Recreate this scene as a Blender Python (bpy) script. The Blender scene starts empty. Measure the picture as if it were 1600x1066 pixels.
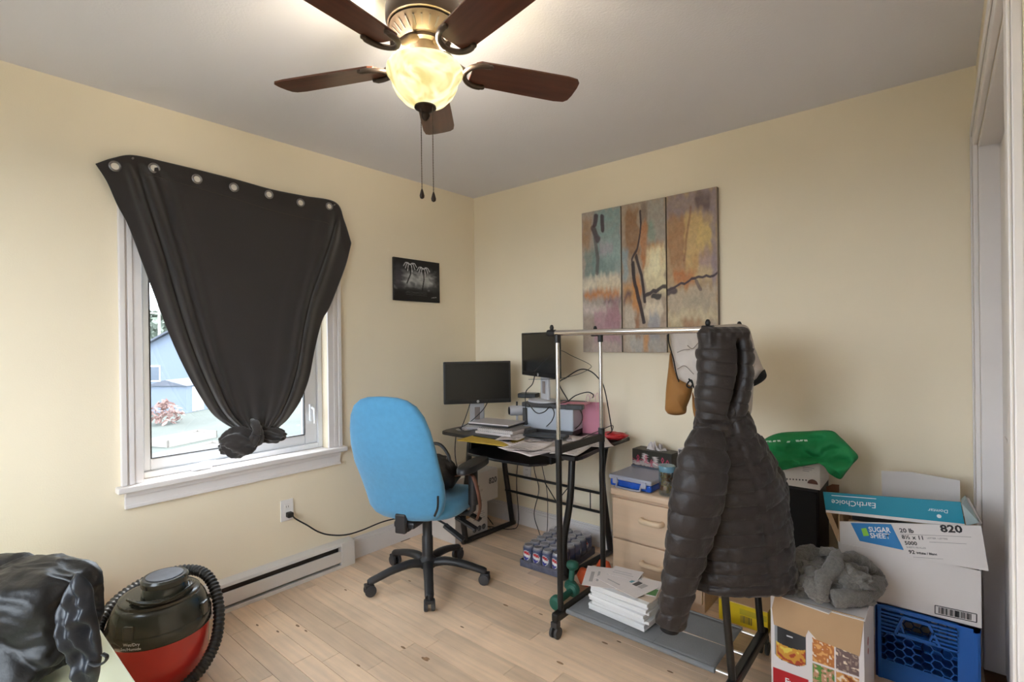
import bpy, bmesh, math, random
import numpy as np
from mathutils import Vector, Matrix, noise
random.seed(7)
sc = bpy.context.scene
COL = sc.collection
PI = math.pi
# ---------------------------------------------------------------- camera
F_PX = 793.04; YAW = 2.27264226; PITCH = -.00144575; ROLL = -.01225769
CAM = np.array([2.77124, -2.83830, 1.33159])
FW = np.array([math.cos(YAW)*math.cos(PITCH), math.sin(YAW)*math.cos(PITCH), math.sin(PITCH)])
_r = np.array([math.sin(YAW), -math.cos(YAW), 0.]); _u = np.cross(_r, FW)
RT = math.cos(ROLL)*_r+math.sin(ROLL)*_u; UP = -math.sin(ROLL)*_r+math.cos(ROLL)*_u
cam = bpy.data.objects.new('camera', bpy.data.cameras.new('camera'))
COL.objects.link(cam); sc.camera = cam
cam.matrix_world = Matrix([[RT[i], UP[i], -FW[i], CAM[i]] for i in range(3)]+[[0, 0, 0, 1]])
cam.data.sensor_width = 36; cam.data.lens = 36*F_PX/1600
cam.data.clip_start = .02; cam.data.clip_end = 500
# ---------------------------------------------------------------- world, sun, exposure
wd = bpy.data.worlds.new('sky'); sc.world = wd; wd.use_nodes = True
nt = wd.node_tree; bg = nt.nodes['Background']
bg.inputs[0].default_value = (.80, .90, 1.0, 1); bg.inputs[1].default_value = 2.5   # even, thinly overcast sky
sun = bpy.data.objects.new('sun', bpy.data.lights.new('sun', 'SUN')); COL.objects.link(sun)
sun.data.energy = 1.6; sun.data.angle = .01; sun.data.color = (1, .95, .88)
sun.rotation_euler = Vector((.34, -.62, -1.25)).to_track_quat('-Z', 'Y').to_euler()
sc.view_settings.view_transform = 'Standard'; sc.view_settings.look = 'None'
sc.view_settings.gamma = 1; sc.view_settings.use_curve_mapping = False
sc.view_settings.exposure = 2.0

# ---------------------------------------------------------------- helpers
def ray(px, py): return FW+(px-800)/F_PX*RT-(py-533)/F_PX*UP
def PX(px, py, x=0.): d = ray(px, py); return CAM+(x-CAM[0])/d[0]*d
def PY(px, py, y=0.): d = ray(px, py); return CAM+(y-CAM[1])/d[1]*d
def PZ(px, py, z=0.): d = ray(px, py); return CAM+(z-CAM[2])/d[2]*d
def PT(px, py, t): return CAM+t*ray(px, py)
def lin(c):
    if isinstance(c, str): c = [int(c[i:i+2], 16)/255 for i in (0, 2, 4)]
    return [x/12.92 if x <= .04045 else ((x+.055)/1.055)**2.4 for x in c]

MATS = {}
def mat(name, col, rough=.5, metal=0., var=None, bump=None, emit=0., coat=0., sheen=0., spec=.5, alpha=None, trans=0., grain=None, rnd=0.):
    """procedural principled material; var=(scale, amount), bump=(scale, strength), grain=(sx,sy,sz,amount), rnd=per-object value jitter"""
    if name in MATS: return MATS[name]
    m = bpy.data.materials.new(name); m.use_nodes = True; MATS[name] = m
    n, l = m.node_tree.nodes, m.node_tree.links; b = n['Principled BSDF']
    c = lin(col)+[1]
    b.inputs['Base Color'].default_value = c
    b.inputs['Roughness'].default_value = rough; b.inputs['Metallic'].default_value = metal
    b.inputs['Specular IOR Level'].default_value = spec
    b.inputs['Coat Weight'].default_value = coat; b.inputs['Sheen Weight'].default_value = sheen
    b.inputs['Transmission Weight'].default_value = trans
    if alpha is not None: b.inputs['Alpha'].default_value = alpha
    if emit: b.inputs['Emission Color'].default_value = c; b.inputs['Emission Strength'].default_value = emit
    tc = n.new('ShaderNodeTexCoord')
    src = None
    def mixin(fac, lo, hi):
        nonlocal src
        mr = n.new('ShaderNodeMapRange'); l.new(fac, mr.inputs[0]); mr.inputs[1].default_value = .25; mr.inputs[2].default_value = .75
        mr.inputs[3].default_value = lo; mr.inputs[4].default_value = hi
        mx = n.new('ShaderNodeMix'); mx.data_type = 'RGBA'; mx.blend_type = 'MULTIPLY'; mx.inputs[0].default_value = 1
        if src is None: mx.inputs[6].default_value = c
        else: l.new(src, mx.inputs[6])
        l.new(mr.outputs[0], mx.inputs[7]); src = mx.outputs[2]
    def nz(scale, detail=4, stretch=None):
        t = n.new('ShaderNodeTexNoise'); t.inputs['Scale'].default_value = scale; t.inputs['Detail'].default_value = detail
        if stretch:
            mp = n.new('ShaderNodeMapping'); mp.inputs['Scale'].default_value = stretch; l.new(tc.outputs['Object'], mp.inputs[0]); l.new(mp.outputs[0], t.inputs[0])
        else: l.new(tc.outputs['Object'], t.inputs[0])
        return t.outputs['Fac']
    if var: mixin(nz(var[0]), 1-var[1], 1+var[1])
    if grain: mixin(nz(1, 6, grain[:3]), 1-grain[3], 1+grain[3])
    if rnd:
        oi = n.new('ShaderNodeObjectInfo'); mixin(oi.outputs['Random'], 1-rnd, 1+rnd)
    if src is not None: l.new(src, b.inputs['Base Color'])
    if bump:
        bn = n.new('ShaderNodeBump'); bn.inputs['Strength'].default_value = bump[1]; bn.inputs['Distance'].default_value = .01
        l.new(nz(bump[0], 6), bn.inputs['Height']); l.new(bn.outputs[0], b.inputs['Normal'])
    return m
def vmat(name, rough=.6, coat=0., spec=.4):
    if name in MATS: return MATS[name]
    m = bpy.data.materials.new(name); m.use_nodes = True; MATS[name] = m
    n, l = m.node_tree.nodes, m.node_tree.links; b = n['Principled BSDF']
    a = n.new('ShaderNodeAttribute'); a.attribute_name = 'Col'; l.new(a.outputs['Color'], b.inputs['Base Color'])
    b.inputs['Roughness'].default_value = rough; b.inputs['Coat Weight'].default_value = coat; b.inputs['Specular IOR Level'].default_value = spec
    return m

ROOT = {}
def tag(o, label=None, cat=None, group=None, kind=None):
    if label: o['label'] = label
    if cat: o['category'] = cat
    if group: o['group'] = group
    if kind: o['kind'] = kind
    return o
def thing(name, label, cat, loc=(0, 0, 0), rz=0., group=None, world=False):
    """Empty at the thing's base; world=True: parts are given in world coordinates"""
    o = bpy.data.objects.new(name, None); COL.objects.link(o); o.empty_display_size = .05
    o.location = loc; o.rotation_euler = (0, 0, rz); tag(o, label, cat, group)
    if world: ROOT[o.name] = np.array(loc, float)
    return o
def structure(name, loc=(0, 0, 0)):
    o = bpy.data.objects.new(name, None); COL.objects.link(o); o.location = loc; o['kind'] = 'structure'; return o

class MB:
    def __init__(s): s.v = []; s.f = []; s.c = None
    def add(s, vs, fs):
        k = len(s.v); s.v += [tuple(map(float, p)) for p in vs]; s.f += [tuple(i+k for i in f) for f in fs]; return s
    def bb(s, x0, x1, y0, y1, z0, z1):
        return s.add([(x, y, z) for z in (z0, z1) for x, y in ((x0, y0), (x1, y0), (x1, y1), (x0, y1))],
                     [(3, 2, 1, 0), (4, 5, 6, 7), (0, 1, 5, 4), (1, 2, 6, 5), (2, 3, 7, 6), (3, 0, 4, 7)])
    def obox(s, c, ax, ay, az):
        """oriented box: centre and three half-axis vectors"""
        c, ax, ay, az = map(np.array, (c, ax, ay, az))
        return s.add([c+i*ax+j*ay+k*az for k in (-1, 1) for i, j in ((-1, -1), (1, -1), (1, 1), (-1, 1))],
                     [(3, 2, 1, 0), (4, 5, 6, 7), (0, 1, 5, 4), (1, 2, 6, 5), (2, 3, 7, 6), (3, 0, 4, 7)])
    def loft(s, rings, cap=True, closed=True):
        n = len(rings[0]); vs = [p for r in rings for p in r]; fs = []
        for i in range(len(rings)-1):
            for j in range(n if closed else n-1):
                a, b = i*n+j, i*n+(j+1) % n
                fs.append((a, b, b+n, a+n))
        if cap and closed:
            fs.append(tuple(range(n))[::-1]); fs.append(tuple(range((len(rings)-1)*n, len(rings)*n)))
        return s.add(vs, fs)
    def tube(s, pts, r, n=8, cap=True, flat=None):
        pts = [np.array(p, float) for p in pts]; rs = r if hasattr(r, '__len__') else [r]*len(pts)
        rings = []; prev = None
        for i, p in enumerate(pts):
            d = pts[min(i+1, len(pts)-1)]-pts[max(i-1, 0)]; d = d/(np.linalg.norm(d)+1e-12)
            if prev is None:
                a = np.array([0, 0, 1.]) if abs(d[2]) < .9 else np.array([1., 0, 0])
            else: a = prev
            a = a-d*(a@d); a /= np.linalg.norm(a)+1e-12; prev = a; b = np.cross(d, a)
            k = flat if flat else 1.
            rings.append([p+rs[i]*(math.cos(t)*a*k+math.sin(t)*b) for t in [2*PI*j/n for j in range(n)]])
        return s.loft(rings, cap)
    def lathe(s, prof, c=(0, 0, 0), n=32, ax=None):
        """profile of (radius, height) turned about an axis through c (default z)"""
        c = np.array(c, float); A = np.array(ax if ax is not None else (0, 0, 1.), float); A /= np.linalg.norm(A)
        a = np.array([1., 0, 0]) if abs(A[0]) < .9 else np.array([0, 1., 0]); a = a-A*(a@A); a /= np.linalg.norm(a); b = np.cross(A, a)
        rings = [[c+A*z+max(r, 1e-4)*(math.cos(t)*a+math.sin(t)*b) for t in [2*PI*j/n for j in range(n)]] for r, z in prof]
        return s.loft(rings, True)
    def prism(s, poly, z0, z1):
        n = len(poly)
        return s.add([(x, y, z0) for x, y in poly]+[(x, y, z1) for x, y in poly],
                     [tuple(range(n))[::-1], tuple(range(n, 2*n))]+[(i, (i+1) % n, (i+1) % n+n, i+n) for i in range(n)])
    def slab(s, poly3, nrm):
        """closed slab from a planar/nonplanar 3D polygon, extruded along nrm"""
        n = len(poly3); q = np.array(nrm, float)
        return s.add(list(poly3)+[np.array(p)+q for p in poly3], [tuple(range(n)), tuple(range(n, 2*n))[::-1]]+[(i, i+n, (i+1) % n+n, (i+1) % n) for i in range(n)])
    def grid(s, fn, nu, nv, thick=None):
        vs = [fn(i/(nu-1), j/(nv-1)) for j in range(nv) for i in range(nu)]
        return s.add(vs, [(j*nu+i, j*nu+i+1, (j+1)*nu+i+1, (j+1)*nu+i) for j in range(nv-1) for i in range(nu-1)])
    def build(s, name, m, parent=None, smooth=None, bevel=0., seg=2, solid=0., sub=0, label=None, kind=None, colors=None):
        me = bpy.data.meshes.new(name)
        off = ROOT.get(parent.name) if parent is not None else None
        vs = s.v if off is None else [tuple(np.array(p)-off) for p in s.v]
        me.from_pydata(vs, [], s.f)
        bm = bmesh.new(); bm.from_mesh(me); bmesh.ops.recalc_face_normals(bm, faces=bm.faces) if solid == 0 else None
        bm.to_mesh(me); bm.free()
        if colors is not None:
            at = me.color_attributes.new('Col', 'FLOAT_COLOR', 'POINT')
            ar = np.ones((len(vs), 4), np.float32); ar[:, :3] = colors; at.data.foreach_set('color', ar.ravel())
        if smooth is not None:
            me.shade_smooth(); me.set_sharp_from_angle(angle=math.radians(smooth))
        o = bpy.data.objects.new(name, me); COL.objects.link(o); me.materials.append(m)
        if parent is not None: o.parent = parent
        if off is not None: ROOT[o.name] = off
        if solid: md = o.modifiers.new('s', 'SOLIDIFY'); md.thickness = solid; md.offset = 0
        if bevel: md = o.modifiers.new('b', 'BEVEL'); md.width = bevel; md.segments = seg; md.limit_method = 'ANGLE'; md.angle_limit = math.radians(40)
        if sub: md = o.modifiers.new('u', 'SUBSURF'); md.levels = sub; md.render_levels = sub
        if label: o['label'] = label
        if kind: o['kind'] = kind
        return o
def share(o, parent, loc=(0, 0, 0), rot=(0, 0, 0), name=None):
    c = o.copy(); COL.objects.link(c); c.parent = parent; c.location = loc; c.rotation_euler = rot
    return c
def sstep(a, b, x): t = min(1, max(0, (x-a)/(b-a))); return t*t*(3-2*t)
def pl(pts, t):
    """piecewise linear point at t in 0..1, uniform by index"""
    k = t*(len(pts)-1); i = min(int(k), len(pts)-2); f = k-i
    return np.array(pts[i], float)*(1-f)+np.array(pts[i+1], float)*f
def cr(pts, n):
    """Catmull-Rom resample"""
    P = [np.array(p, float) for p in pts]; P = [2*P[0]-P[1]]+P+[2*P[-1]-P[-2]]; out = []; m = len(P)-3
    for k in range(n):
        t = k/(n-1)*m; i = min(int(t), m-1); t -= i; a, b, c, d = P[i:i+4]
        out.append(.5*(2*b+(c-a)*t+(2*a-5*b+4*c-d)*t*t+(3*b-a-3*c+d)*t**3))
    return out
def nse(p, s=1., seed=0.): return noise.noise(Vector((p[0]*s+seed, p[1]*s+seed*.7, p[2]*s-seed)))
def puff(outline, plane, thick, nrm, rings=9, m=64, power=2.5, wr=0., ws=12., seed=0, back=.5, fold=None):
    """cushion-like closed body from an outline: plane(px,py)->3D; front bulges along nrm, back the other way"""
    O = cr(outline+[outline[0]], m+1)[:-1]; c = sum(O)/len(O); nrm = np.array(nrm, float); mb = MB(); R = []
    def lay(sign, amt, order):
        L = []
        for k in order:
            rho = k/rings; h = (1-rho**power)**.5 if rho < 1 else 0
            ring = []
            for o in O:
                q = c+(o-c)*max(rho, .02); p = plane(q[0], q[1]); w = wr*nse(p, ws, seed)+wr*.5*nse(p, ws*2.3, seed+3)
                if fold: w += fold(q[0], q[1])
                ring.append(p+nrm*(sign*amt*h*thick+w*(1-rho**6)*(1 if sign > 0 else .3)))
            L.append(ring)
        return L
    R = lay(1, 1, range(0, rings+1))+lay(-1, back, range(rings-1, -1, -1))
    return mb.loft(R, True)
def text(s, size, m, parent, o, xd, yd, name='lettering', align='LEFT', bold=0., sx=1.):
    cu = bpy.data.curves.new('t', 'FONT'); cu.body = s; cu.size = size; cu.align_x = align; cu.offset = bold; cu.resolution_u = 2
    tmp = bpy.data.objects.new('t', cu); COL.objects.link(tmp); bpy.context.view_layer.update()
    me = bpy.data.meshes.new_from_object(tmp.evaluated_get(bpy.context.evaluated_depsgraph_get()))
    bpy.data.objects.remove(tmp); o, xd, yd = map(lambda a: np.array(a, float), (o, xd, yd)); xd /= np.linalg.norm(xd); yd /= np.linalg.norm(yd)
    off = ROOT.get(parent.name); off = np.zeros(3) if off is None else off
    for v in me.vertices: v.co = Vector(o-off+xd*v.co.x*sx+yd*v.co.y)
    ob = bpy.data.objects.new(name, me); COL.objects.link(ob); ob.parent = parent; me.materials.clear(); me.materials.append(m); return ob
# painted prints: colours computed on a vertex grid
def canvas(w, h, base): a = np.zeros((h, w, 3)); a[:] = lin(base); yy, xx = np.mgrid[0:h, 0:w]; return a, xx/(w-1), yy/(h-1)
_rng = np.random.default_rng(5)
def rough_field(h, w, k):
    g = _rng.random((k[1]+2, k[0]+2)); y = np.linspace(0, k[1], h); x = np.linspace(0, k[0], w); yi = y.astype(int); xi = x.astype(int); fy = (y-yi)[:, None]; fx = (x-xi)[None]
    return (g[yi][:, xi]*(1-fy)*(1-fx)+g[yi][:, xi+1]*(1-fy)*fx+g[yi+1][:, xi]*fy*(1-fx)+g[yi+1][:, xi+1]*fy*fx)-.5
def dab(a, X, Y, x0, y0, x1, y1, col, soft=.03, op=1., jag=.05):
    h, w = X.shape; jx = X+jag*rough_field(h, w, (5, 22)); jy = Y+jag*.6*rough_field(h, w, (22, 5))
    s = lambda t: np.clip(t/soft+.5, 0, 1); mk = s(jx-x0)*s(x1-jx)*s(jy-y0)*s(y1-jy)*op*(.8+.4*rough_field(h, w, (9, 40)))
    mk = np.clip(mk, 0, 1)[..., None]; a[:] = a*(1-mk)+np.array(lin(col))*mk
def stroke(a, X, Y, pts, wd, col, op=1., asp=1., jag=.03):
    h, w = X.shape; jx = X+jag*rough_field(h, w, (6, 14)); jy = Y+jag*rough_field(h, w, (14, 6)); d = np.full(X.shape, 9.)
    for (ax, ay), (bx, by) in zip(pts, pts[1:]):
        ux, uy = bx-ax, (by-ay)*asp; L = ux*ux+uy*uy+1e-9; t = np.clip(((jx-ax)*ux+(jy-ay)*asp*uy)/L, 0, 1); d = np.minimum(d, np.hypot(jx-ax-t*ux, (jy-ay)*asp-t*uy))
    mk = (np.clip((wd-d)/(wd*.4)+.2, 0, 1)*op)[..., None]; a[:] = a*(1-mk)+np.array(lin(col))*mk
def print_sheet(name, a, o, xv, yv, m, parent):
    """colour grid as a mesh: o top-left, xv right, yv down"""
    h, w, _ = a.shape; o, xv, yv = map(lambda q: np.array(q, float), (o, xv, yv))
    mb = MB(); mb.grid(lambda u, v: o+xv*u+yv*v, w, h); return mb.build(name, m, parent, colors=a.reshape(-1, 3))
# ---------------------------------------------------------------- the setting
RX, RY, RH = 2.89, -3.45, 2.44
m_wall = mat('cream_wall_paint', 'f2e4ca', .75, var=(1.5, .03), bump=(180, .06))
m_ceil = mat('white_ceiling_paint', 'e6e4ea', .9, bump=(120, .12))
m_trim = mat('white_trim_paint', 'e6dfdc', .4, var=(6, .03))
m_vinyl = mat('white_vinyl', 'eef0f4', .35)
m_plank = mat('maple_plank', 'e8c9ab', .34, grain=(3, 45, 20, .12), var=(5, .10), rnd=.12, bump=(60, .03), coat=.15)
m_gap = mat('dark_joint', '6b4a30', .9)
fl = MB(); fl.bb(-.0, RX+.75, RY, 0, -.06, -.006); floor = fl.build('floor', m_gap, kind='structure')
PW = .0832; y = 0.; row = 0
while y > RY+.001:
    x = -random.uniform(0, .6); y1 = max(y-PW, RY)
    while x < RX:
        L = random.choice([.42, .55, .7, .85, 1.0, 1.2]); a = max(x, 0); b = min(x+L, RX)
        if RX-b < .12: b = RX
        if b-a > .03:
            q = MB(); q.bb(a+.0009, b-.0009, y1+.0008, y-.0008, -.012, random.uniform(-.0006, 0)); q.build('plank', m_plank, floor)
        x = b if b == RX else x+L
        if b == RX: break
    y = y1; row += 1
# knots and dark mineral streaks in the boards are small flat inlays
m_knot = mat('dark_knot', '96704f', .5, var=(60, .4))
for px, py, r in [(465, 978, .008), (478, 986, .006), (630, 1012, .008), (664, 1030, .011), (668, 1029, .007), (722, 980, .006), (560, 1040, .006), (790, 946, .008), (845, 960, .006), (540, 922, .006), (875, 1036, .009), (945, 1005, .008), (967, 1003, .006), (1047, 1050, .007), (402, 977, .006), (434, 987, .006), (640, 908, .006)]:
    p = PZ(px, py, .0); k = MB(); k.lathe([(r, 0), (r*.9, .0006)], (0, 0, 0), 10)
    k.v = [(p[0]+v[0]*2.0, p[1]+v[1]*.7, v[2]) for v in k.v]; k.build('knot', m_knot, floor)

cl = MB(); cl.bb(-.15, RX+.75, RY-.15, .15, RH, RH+.12); cl.build('ceiling', m_ceil, kind='structure')
# window wall, x = 0
WY0, WY1, WZ0, WZ1 = -2.165, -1.257, .709, 2.02
w = MB(); T = -.16
w.bb(T, 0, RY-.15, WY0, 0, RH); w.bb(T, 0, WY1, .15, 0, RH); w.bb(T, 0, WY0, WY1, 0, WZ0-.03); w.bb(T, 0, WY0, WY1, WZ1, RH)
w.build('wall_left', m_wall, kind='structure')
w = MB(); w.bb(0, RX+.75, 0, .15, 0, RH); w.build('wall_back', m_wall, kind='structure')
# closet wall, x = RX, with a wide closet opening
CY0, CY1, CZ = -.085, -1.38, 2.09
w = MB(); w.bb(RX, RX+.1, CY0, 0, 0, RH); w.bb(RX, RX+.1, RY-.15, CY1, 0, RH); w.bb(RX, RX+.1, CY1, CY0, CZ, RH)
w.build('wall_right', m_wall, kind='structure')
w = MB(); VX0, VX1, VZ0, VZ1 = .45, 2.35, .75, 2.12
w.bb(0, VX0, RY-.15, RY, 0, RH); w.bb(VX1, RX+.75, RY-.15, RY, 0, RH); w.bb(VX0, VX1, RY-.15, RY, 0, VZ0); w.bb(VX0, VX1, RY-.15, RY, VZ1, RH); w.build('wall_front', m_wall, kind='structure')
w = MB(); w.bb(RX+.65, RX+.75, RY, 0, 0, RH); w.build('wall_closet', m_trim, kind='structure')
# closet casing and doors
def casing(name, pts_fn):
    q = MB(); pts_fn(q); return q.build(name, m_trim, kind='structure', bevel=.004)
casing('trim_1', lambda q: (q.bb(RX-.016, RX, CY0, -.012, 0, CZ+.09), q.bb(RX-.022, RX-.0161, CY0+.05, -.0125, 0.001, CZ+.0895)))
casing('trim_2', lambda q: (q.bb(RX-.016, RX, CY1-.14, CY1, 0, CZ+.09), q.bb(RX-.022, RX-.0161, CY1-.1395, CY1-.09, 0.001, CZ+.0895)))
casing('trim_3', lambda q: (q.bb(RX-.016, RX, CY1, CY0, CZ, CZ+.09), q.bb(RX-.022, RX-.0161, CY1, CY0+.0495, CZ+.05, CZ+.0895)))
casing('trim_4', lambda q: (q.bb(RX, RX+.1, CY0-.015, CY0, 0, CZ), q.bb(RX, RX+.1, CY1, CY1+.015, 0, CZ), q.bb(RX, RX+.1, CY1+.015, CY0-.015, CZ-.015, CZ)))
dr = structure('door_1')
q = MB(); q.bb(RX+.062, RX+.088, CY1+.016, CY0-.016, .012, CZ-.02); q.build('door_panel', m_trim, dr, bevel=.003)
for z0, z1 in ((.2, .95), (1.08, 1.95)):
    q = MB(); q.bb(RX+.056, RX+.064, -.52, -.2, z0, z1); q.build('raised_panel', m_trim, dr, bevel=.006)
    q = MB(); q.bb(RX+.056, RX+.064, -1.02, -.68, z0, z1); q.build('raised_panel', m_trim, dr, bevel=.006)
# baseboards
def baseb(name, fn):
    q = MB(); fn(q, 0, .105, .014); fn(q, .105, .122, .010); fn(q, .122, .132, .006); q.build(name, m_trim, kind='structure', bevel=.002)
baseb('baseboard_left', lambda q, z0, z1, t: q.bb(0, t, -1.118, 0, z0, z1))
baseb('baseboard_back', lambda q, z0, z1, t: q.bb(.0, RX, -t, 0, z0, z1))
baseb('baseboard_right', lambda q, z0, z1, t: q.bb(RX-t, RX, RY, CY1-.14, z0, z1))
# window: casing, stool, apron, jamb liner, frame, sash, panes
wn = structure('window_1')
CW = .084
for a, b in ((WY0-CW, WY0), (WY1, WY1+CW)):
    q = MB(); q.bb(0, .014, a, b, WZ0, WZ1+CW); s = 1 if a > -2 else -1
    o0 = b if s > 0 else a
    q.bb(.0141, .024, min(o0-s*.0005, o0-s*.022), max(o0-s*.0005, o0-s*.022), WZ0+.0005, WZ1+CW-.0005); q.bb(.0141, .019, min(o0-s*.03, o0-s*.05), max(o0-s*.03, o0-s*.05), WZ0+.0005, WZ1+CW-.0005)
    q.build('side_casing', m_trim, wn, bevel=.003)
q = MB(); q.bb(0, .014, WY0, WY1, WZ1, WZ1+CW); q.bb(.0141, .024, WY0, WY1, WZ1+CW-.022, WZ1+CW-.0005); q.build('head_casing', m_trim, wn, bevel=.003)
q = MB(); q.bb(-.16, -.0005, WY0, WY1, WZ0-.028, WZ0-.0003); q.bb(0, .05, WY0-CW-.02, WY1+CW+.02, WZ0-.028, WZ0); q.build('window_stool', m_trim, wn, bevel=.006, seg=3)
q = MB(); q.bb(0, .016, WY0-CW+.012, WY1+CW-.012, WZ0-.105, WZ0-.028); q.bb(.0161, .026, WY0-CW+.0125, WY1+CW-.0125, WZ0-.05, WZ0-.0285); q.bb(.0161, .021, WY0-CW+.0125, WY1+CW-.0125, WZ0-.1045, WZ0-.088)
q.build('window_apron', m_trim, wn, bevel=.004)
q = MB(); fx0, fx1 = -.13, -.055
for (a, b, c, d) in ((WY0, WY0+.018, WZ0, WZ1), (WY1-.028, WY1, WZ0, WZ1), (WY0+.018, WY1-.028, WZ0, WZ0+.03), (WY0+.018, WY1-.028, WZ1-.03, WZ1)): q.bb(fx0, fx1, a, b, c, d)
q.build('window_frame', m_vinyl, wn, bevel=.004)
q = MB(); SY0, SY1, SZ0, SZ1 = WY0+.018, WY1-.028, WZ0+.03, WZ1-.03
q.bb(-.115, -.07, SY0, SY0+.03, SZ0, SZ1); q.bb(-.115, -.07, SY1-.075, SY1, SZ0, SZ1); q.bb(-.115, -.07, SY0+.03, SY1-.075, SZ0, SZ0+.055); q.bb(-.115, -.07, SY0+.03, SY1-.075, SZ1-.05, SZ1)
q.build('sash', m_vinyl, wn, bevel=.005)
m_glass = bpy.data.materials.new('window_glass'); m_glass.use_nodes = True
n_, l_ = m_glass.node_tree.nodes, m_glass.node_tree.links; n_.remove(n_['Principled BSDF'])
tb = n_.new('ShaderNodeBsdfTransparent'); gb = n_.new('ShaderNodeBsdfGlossy'); gb.inputs['Roughness'].default_value = .02; mxs = n_.new('ShaderNodeMixShader'); mxs.inputs[0].default_value = .05
l_.new(tb.outputs[0], mxs.inputs[1]); l_.new(gb.outputs[0], mxs.inputs[2]); l_.new(mxs.outputs[0], n_['Material Output'].inputs[0])
q = MB(); q.bb(-.096, -.09, SY0+.03, SY1-.075, SZ0+.055, SZ1-.05); q.build('pane', m_glass, wn)
m_seal = mat('dark_gasket', '3c3a3a', .6)
q = MB(); gy0, gy1, gz0, gz1 = SY0+.03, SY1-.075, SZ0+.055, SZ1-.05
for b in ((gy0, gy0+.004, gz0, gz1), (gy1-.004, gy1, gz0, gz1), (gy0+.004, gy1-.004, gz0, gz0+.004), (gy0+.004, gy1-.004, gz1-.004, gz1)): q.bb(-.089, -.0695, *b)
q.build('gasket', m_seal, wn)
# casement lock handle and folding crank
h = PX(487, 645, -.055); q = MB(); q.bb(-.07, -.052, h[1]-.012, h[1]+.012, h[2]-.05, h[2]+.05); hd = q.build('lock_plate', m_vinyl, wn, bevel=.004)
q = MB(); q.tube([(-.05, h[1], h[2]+.03), (-.03, h[1]+.004, h[2]+.02), (-.027, h[1]+.004, h[2]-.06)], [.008, .008, .006], 8); q.build('lock_lever', m_vinyl, hd, smooth=50)
c0 = PX(320, 730, -.04); q = MB(); q.bb(-.07, -.02, c0[1]-.06, c0[1]+.03, WZ0, WZ0+.022); cb = q.build('crank_housing', m_vinyl, wn, bevel=.008, seg=3)
q = MB(); q.tube([(-.03, c0[1]-.05, WZ0+.025), (-.018, c0[1]-.01, WZ0+.038), (-.012, c0[1]+.05, WZ0+.034), (-.012, c0[1]+.055, WZ0+.02)], [.007, .006, .006, .008], 8); q.build('crank_arm', m_vinyl, cb, smooth=50)

# unseen second window, added behind the camera to let in more daylight
w2 = structure('fill_window'); q = MB()
for a, b, c, d in ((VX0, VX0+.04, VZ0, VZ1), (VX1-.04, VX1, VZ0, VZ1), (VX0, VX1, VZ0, VZ0+.04), (VX0, VX1, VZ1-.04, VZ1), (1.38, 1.42, VZ0, VZ1)): q.bb(a, b, RY-.1, RY-.05, c, d)
q.build('window_frame', m_vinyl, w2, bevel=.004)
for a, b in ((VX0+.04, 1.38), (1.42, VX1-.04)): MB().bb(a, b, RY-.078, RY-.072, VZ0+.04, VZ1-.04).build('pane', m_glass, w2)
q = MB(); q.bb(VX0-.08, VX0, RY, RY+.016, VZ0-.08, VZ1+.08); q.bb(VX1, VX1+.08, RY, RY+.016, VZ0-.08, VZ1+.08); q.bb(VX0, VX1, RY, RY+.016, VZ1, VZ1+.08); q.bb(VX0, VX1, RY, RY+.04, VZ0-.08, VZ0); q.build('fill_window_casing', m_trim, w2, bevel=.003)

# ---------------------------------------------------------------- outdoors, seen through the window
GZ = -3.0
m_gr = mat('dry_lawn', '40453f', .95, var=(.35, .25), bump=(8, .3)); m_side = mat('white_siding', '6a7482', .7); m_roof = mat('grey_shingles', '565962', .9, var=(1, .15))
q = MB(); q.bb(-140, 40, -110, 110, GZ-.3, GZ); q.build('lawn', m_gr, kind='structure')
def ground(px, py): return PZ(px, py, GZ)
m_pave = mat('pale_gravel', '7b7b80', .9, var=(.5, .1))
g0 = ground(240, 612); q = MB(); q.prism([(g0[0]+3, g0[1]-25), (g0[0]+3, g0[1]+30), (g0[0]-9, g0[1]+30), (g0[0]-9, g0[1]-25)], GZ, GZ+.03); q.build('gravel_lane', m_pave, kind='structure')
m_wood = mat('weathered_timber', '8d877f', .8, grain=(2, 30, 30, .2)); m_soil = mat('dark_soil', '5b5450', .95, var=(6, .3))
def bed(px, py, w, d, label):
    c = ground(px, py); t = thing('garden_bed', label, 'garden bed', (c[0], c[1], GZ), math.radians(22), 'raised garden beds on the lawn')
    q = MB(); q.bb(-d/2+.05, d/2-.05, -w/2+.05, w/2-.05, 0, .22); q.build('soil', m_soil, t)
    for a in ((-d/2, -d/2+.06, -w/2, w/2), (d/2-.06, d/2, -w/2, w/2), (-d/2, d/2, -w/2, -w/2+.06), (-d/2, d/2, w/2-.06, w/2)):
        q = MB(); q.bb(*a, 0, .3); q.build('board', m_wood, t)
bed(287, 690, 2.4, 1.2, 'raised timber garden bed set further out on the lawn'); bed(305, 712, 2.6, 1.2, 'raised timber garden bed lying closer to the window')
# shed
c = ground(292, 640); sh = thing('garden_shed', 'low pale blue-grey garden shed on the lawn outside the window', 'shed', (c[0], c[1], GZ), math.radians(35))
q = MB(); q.bb(-1.3, 1.3, -1.7, 1.7, 0, 1.75); q.build('shed_wall', m_side, sh)
q = MB(); q.add([(-1.45, -1.85, 1.72), (1.45, -1.85, 1.72), (1.45, 1.85, 1.72), (-1.45, 1.85, 1.72), (0, -1.85, 2.1), (0, 1.85, 2.1)], [(0, 1, 4), (3, 5, 2), (1, 2, 5, 4), (0, 4, 5, 3), (0, 3, 2, 1)]); q.build('shed_roof', m_roof, sh)
for yy in (-1.2, .2): q = MB(); q.bb(1.3, 1.34, yy, yy+1., .05, 1.6); q.build('shed_door', m_vinyl, sh)
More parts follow.
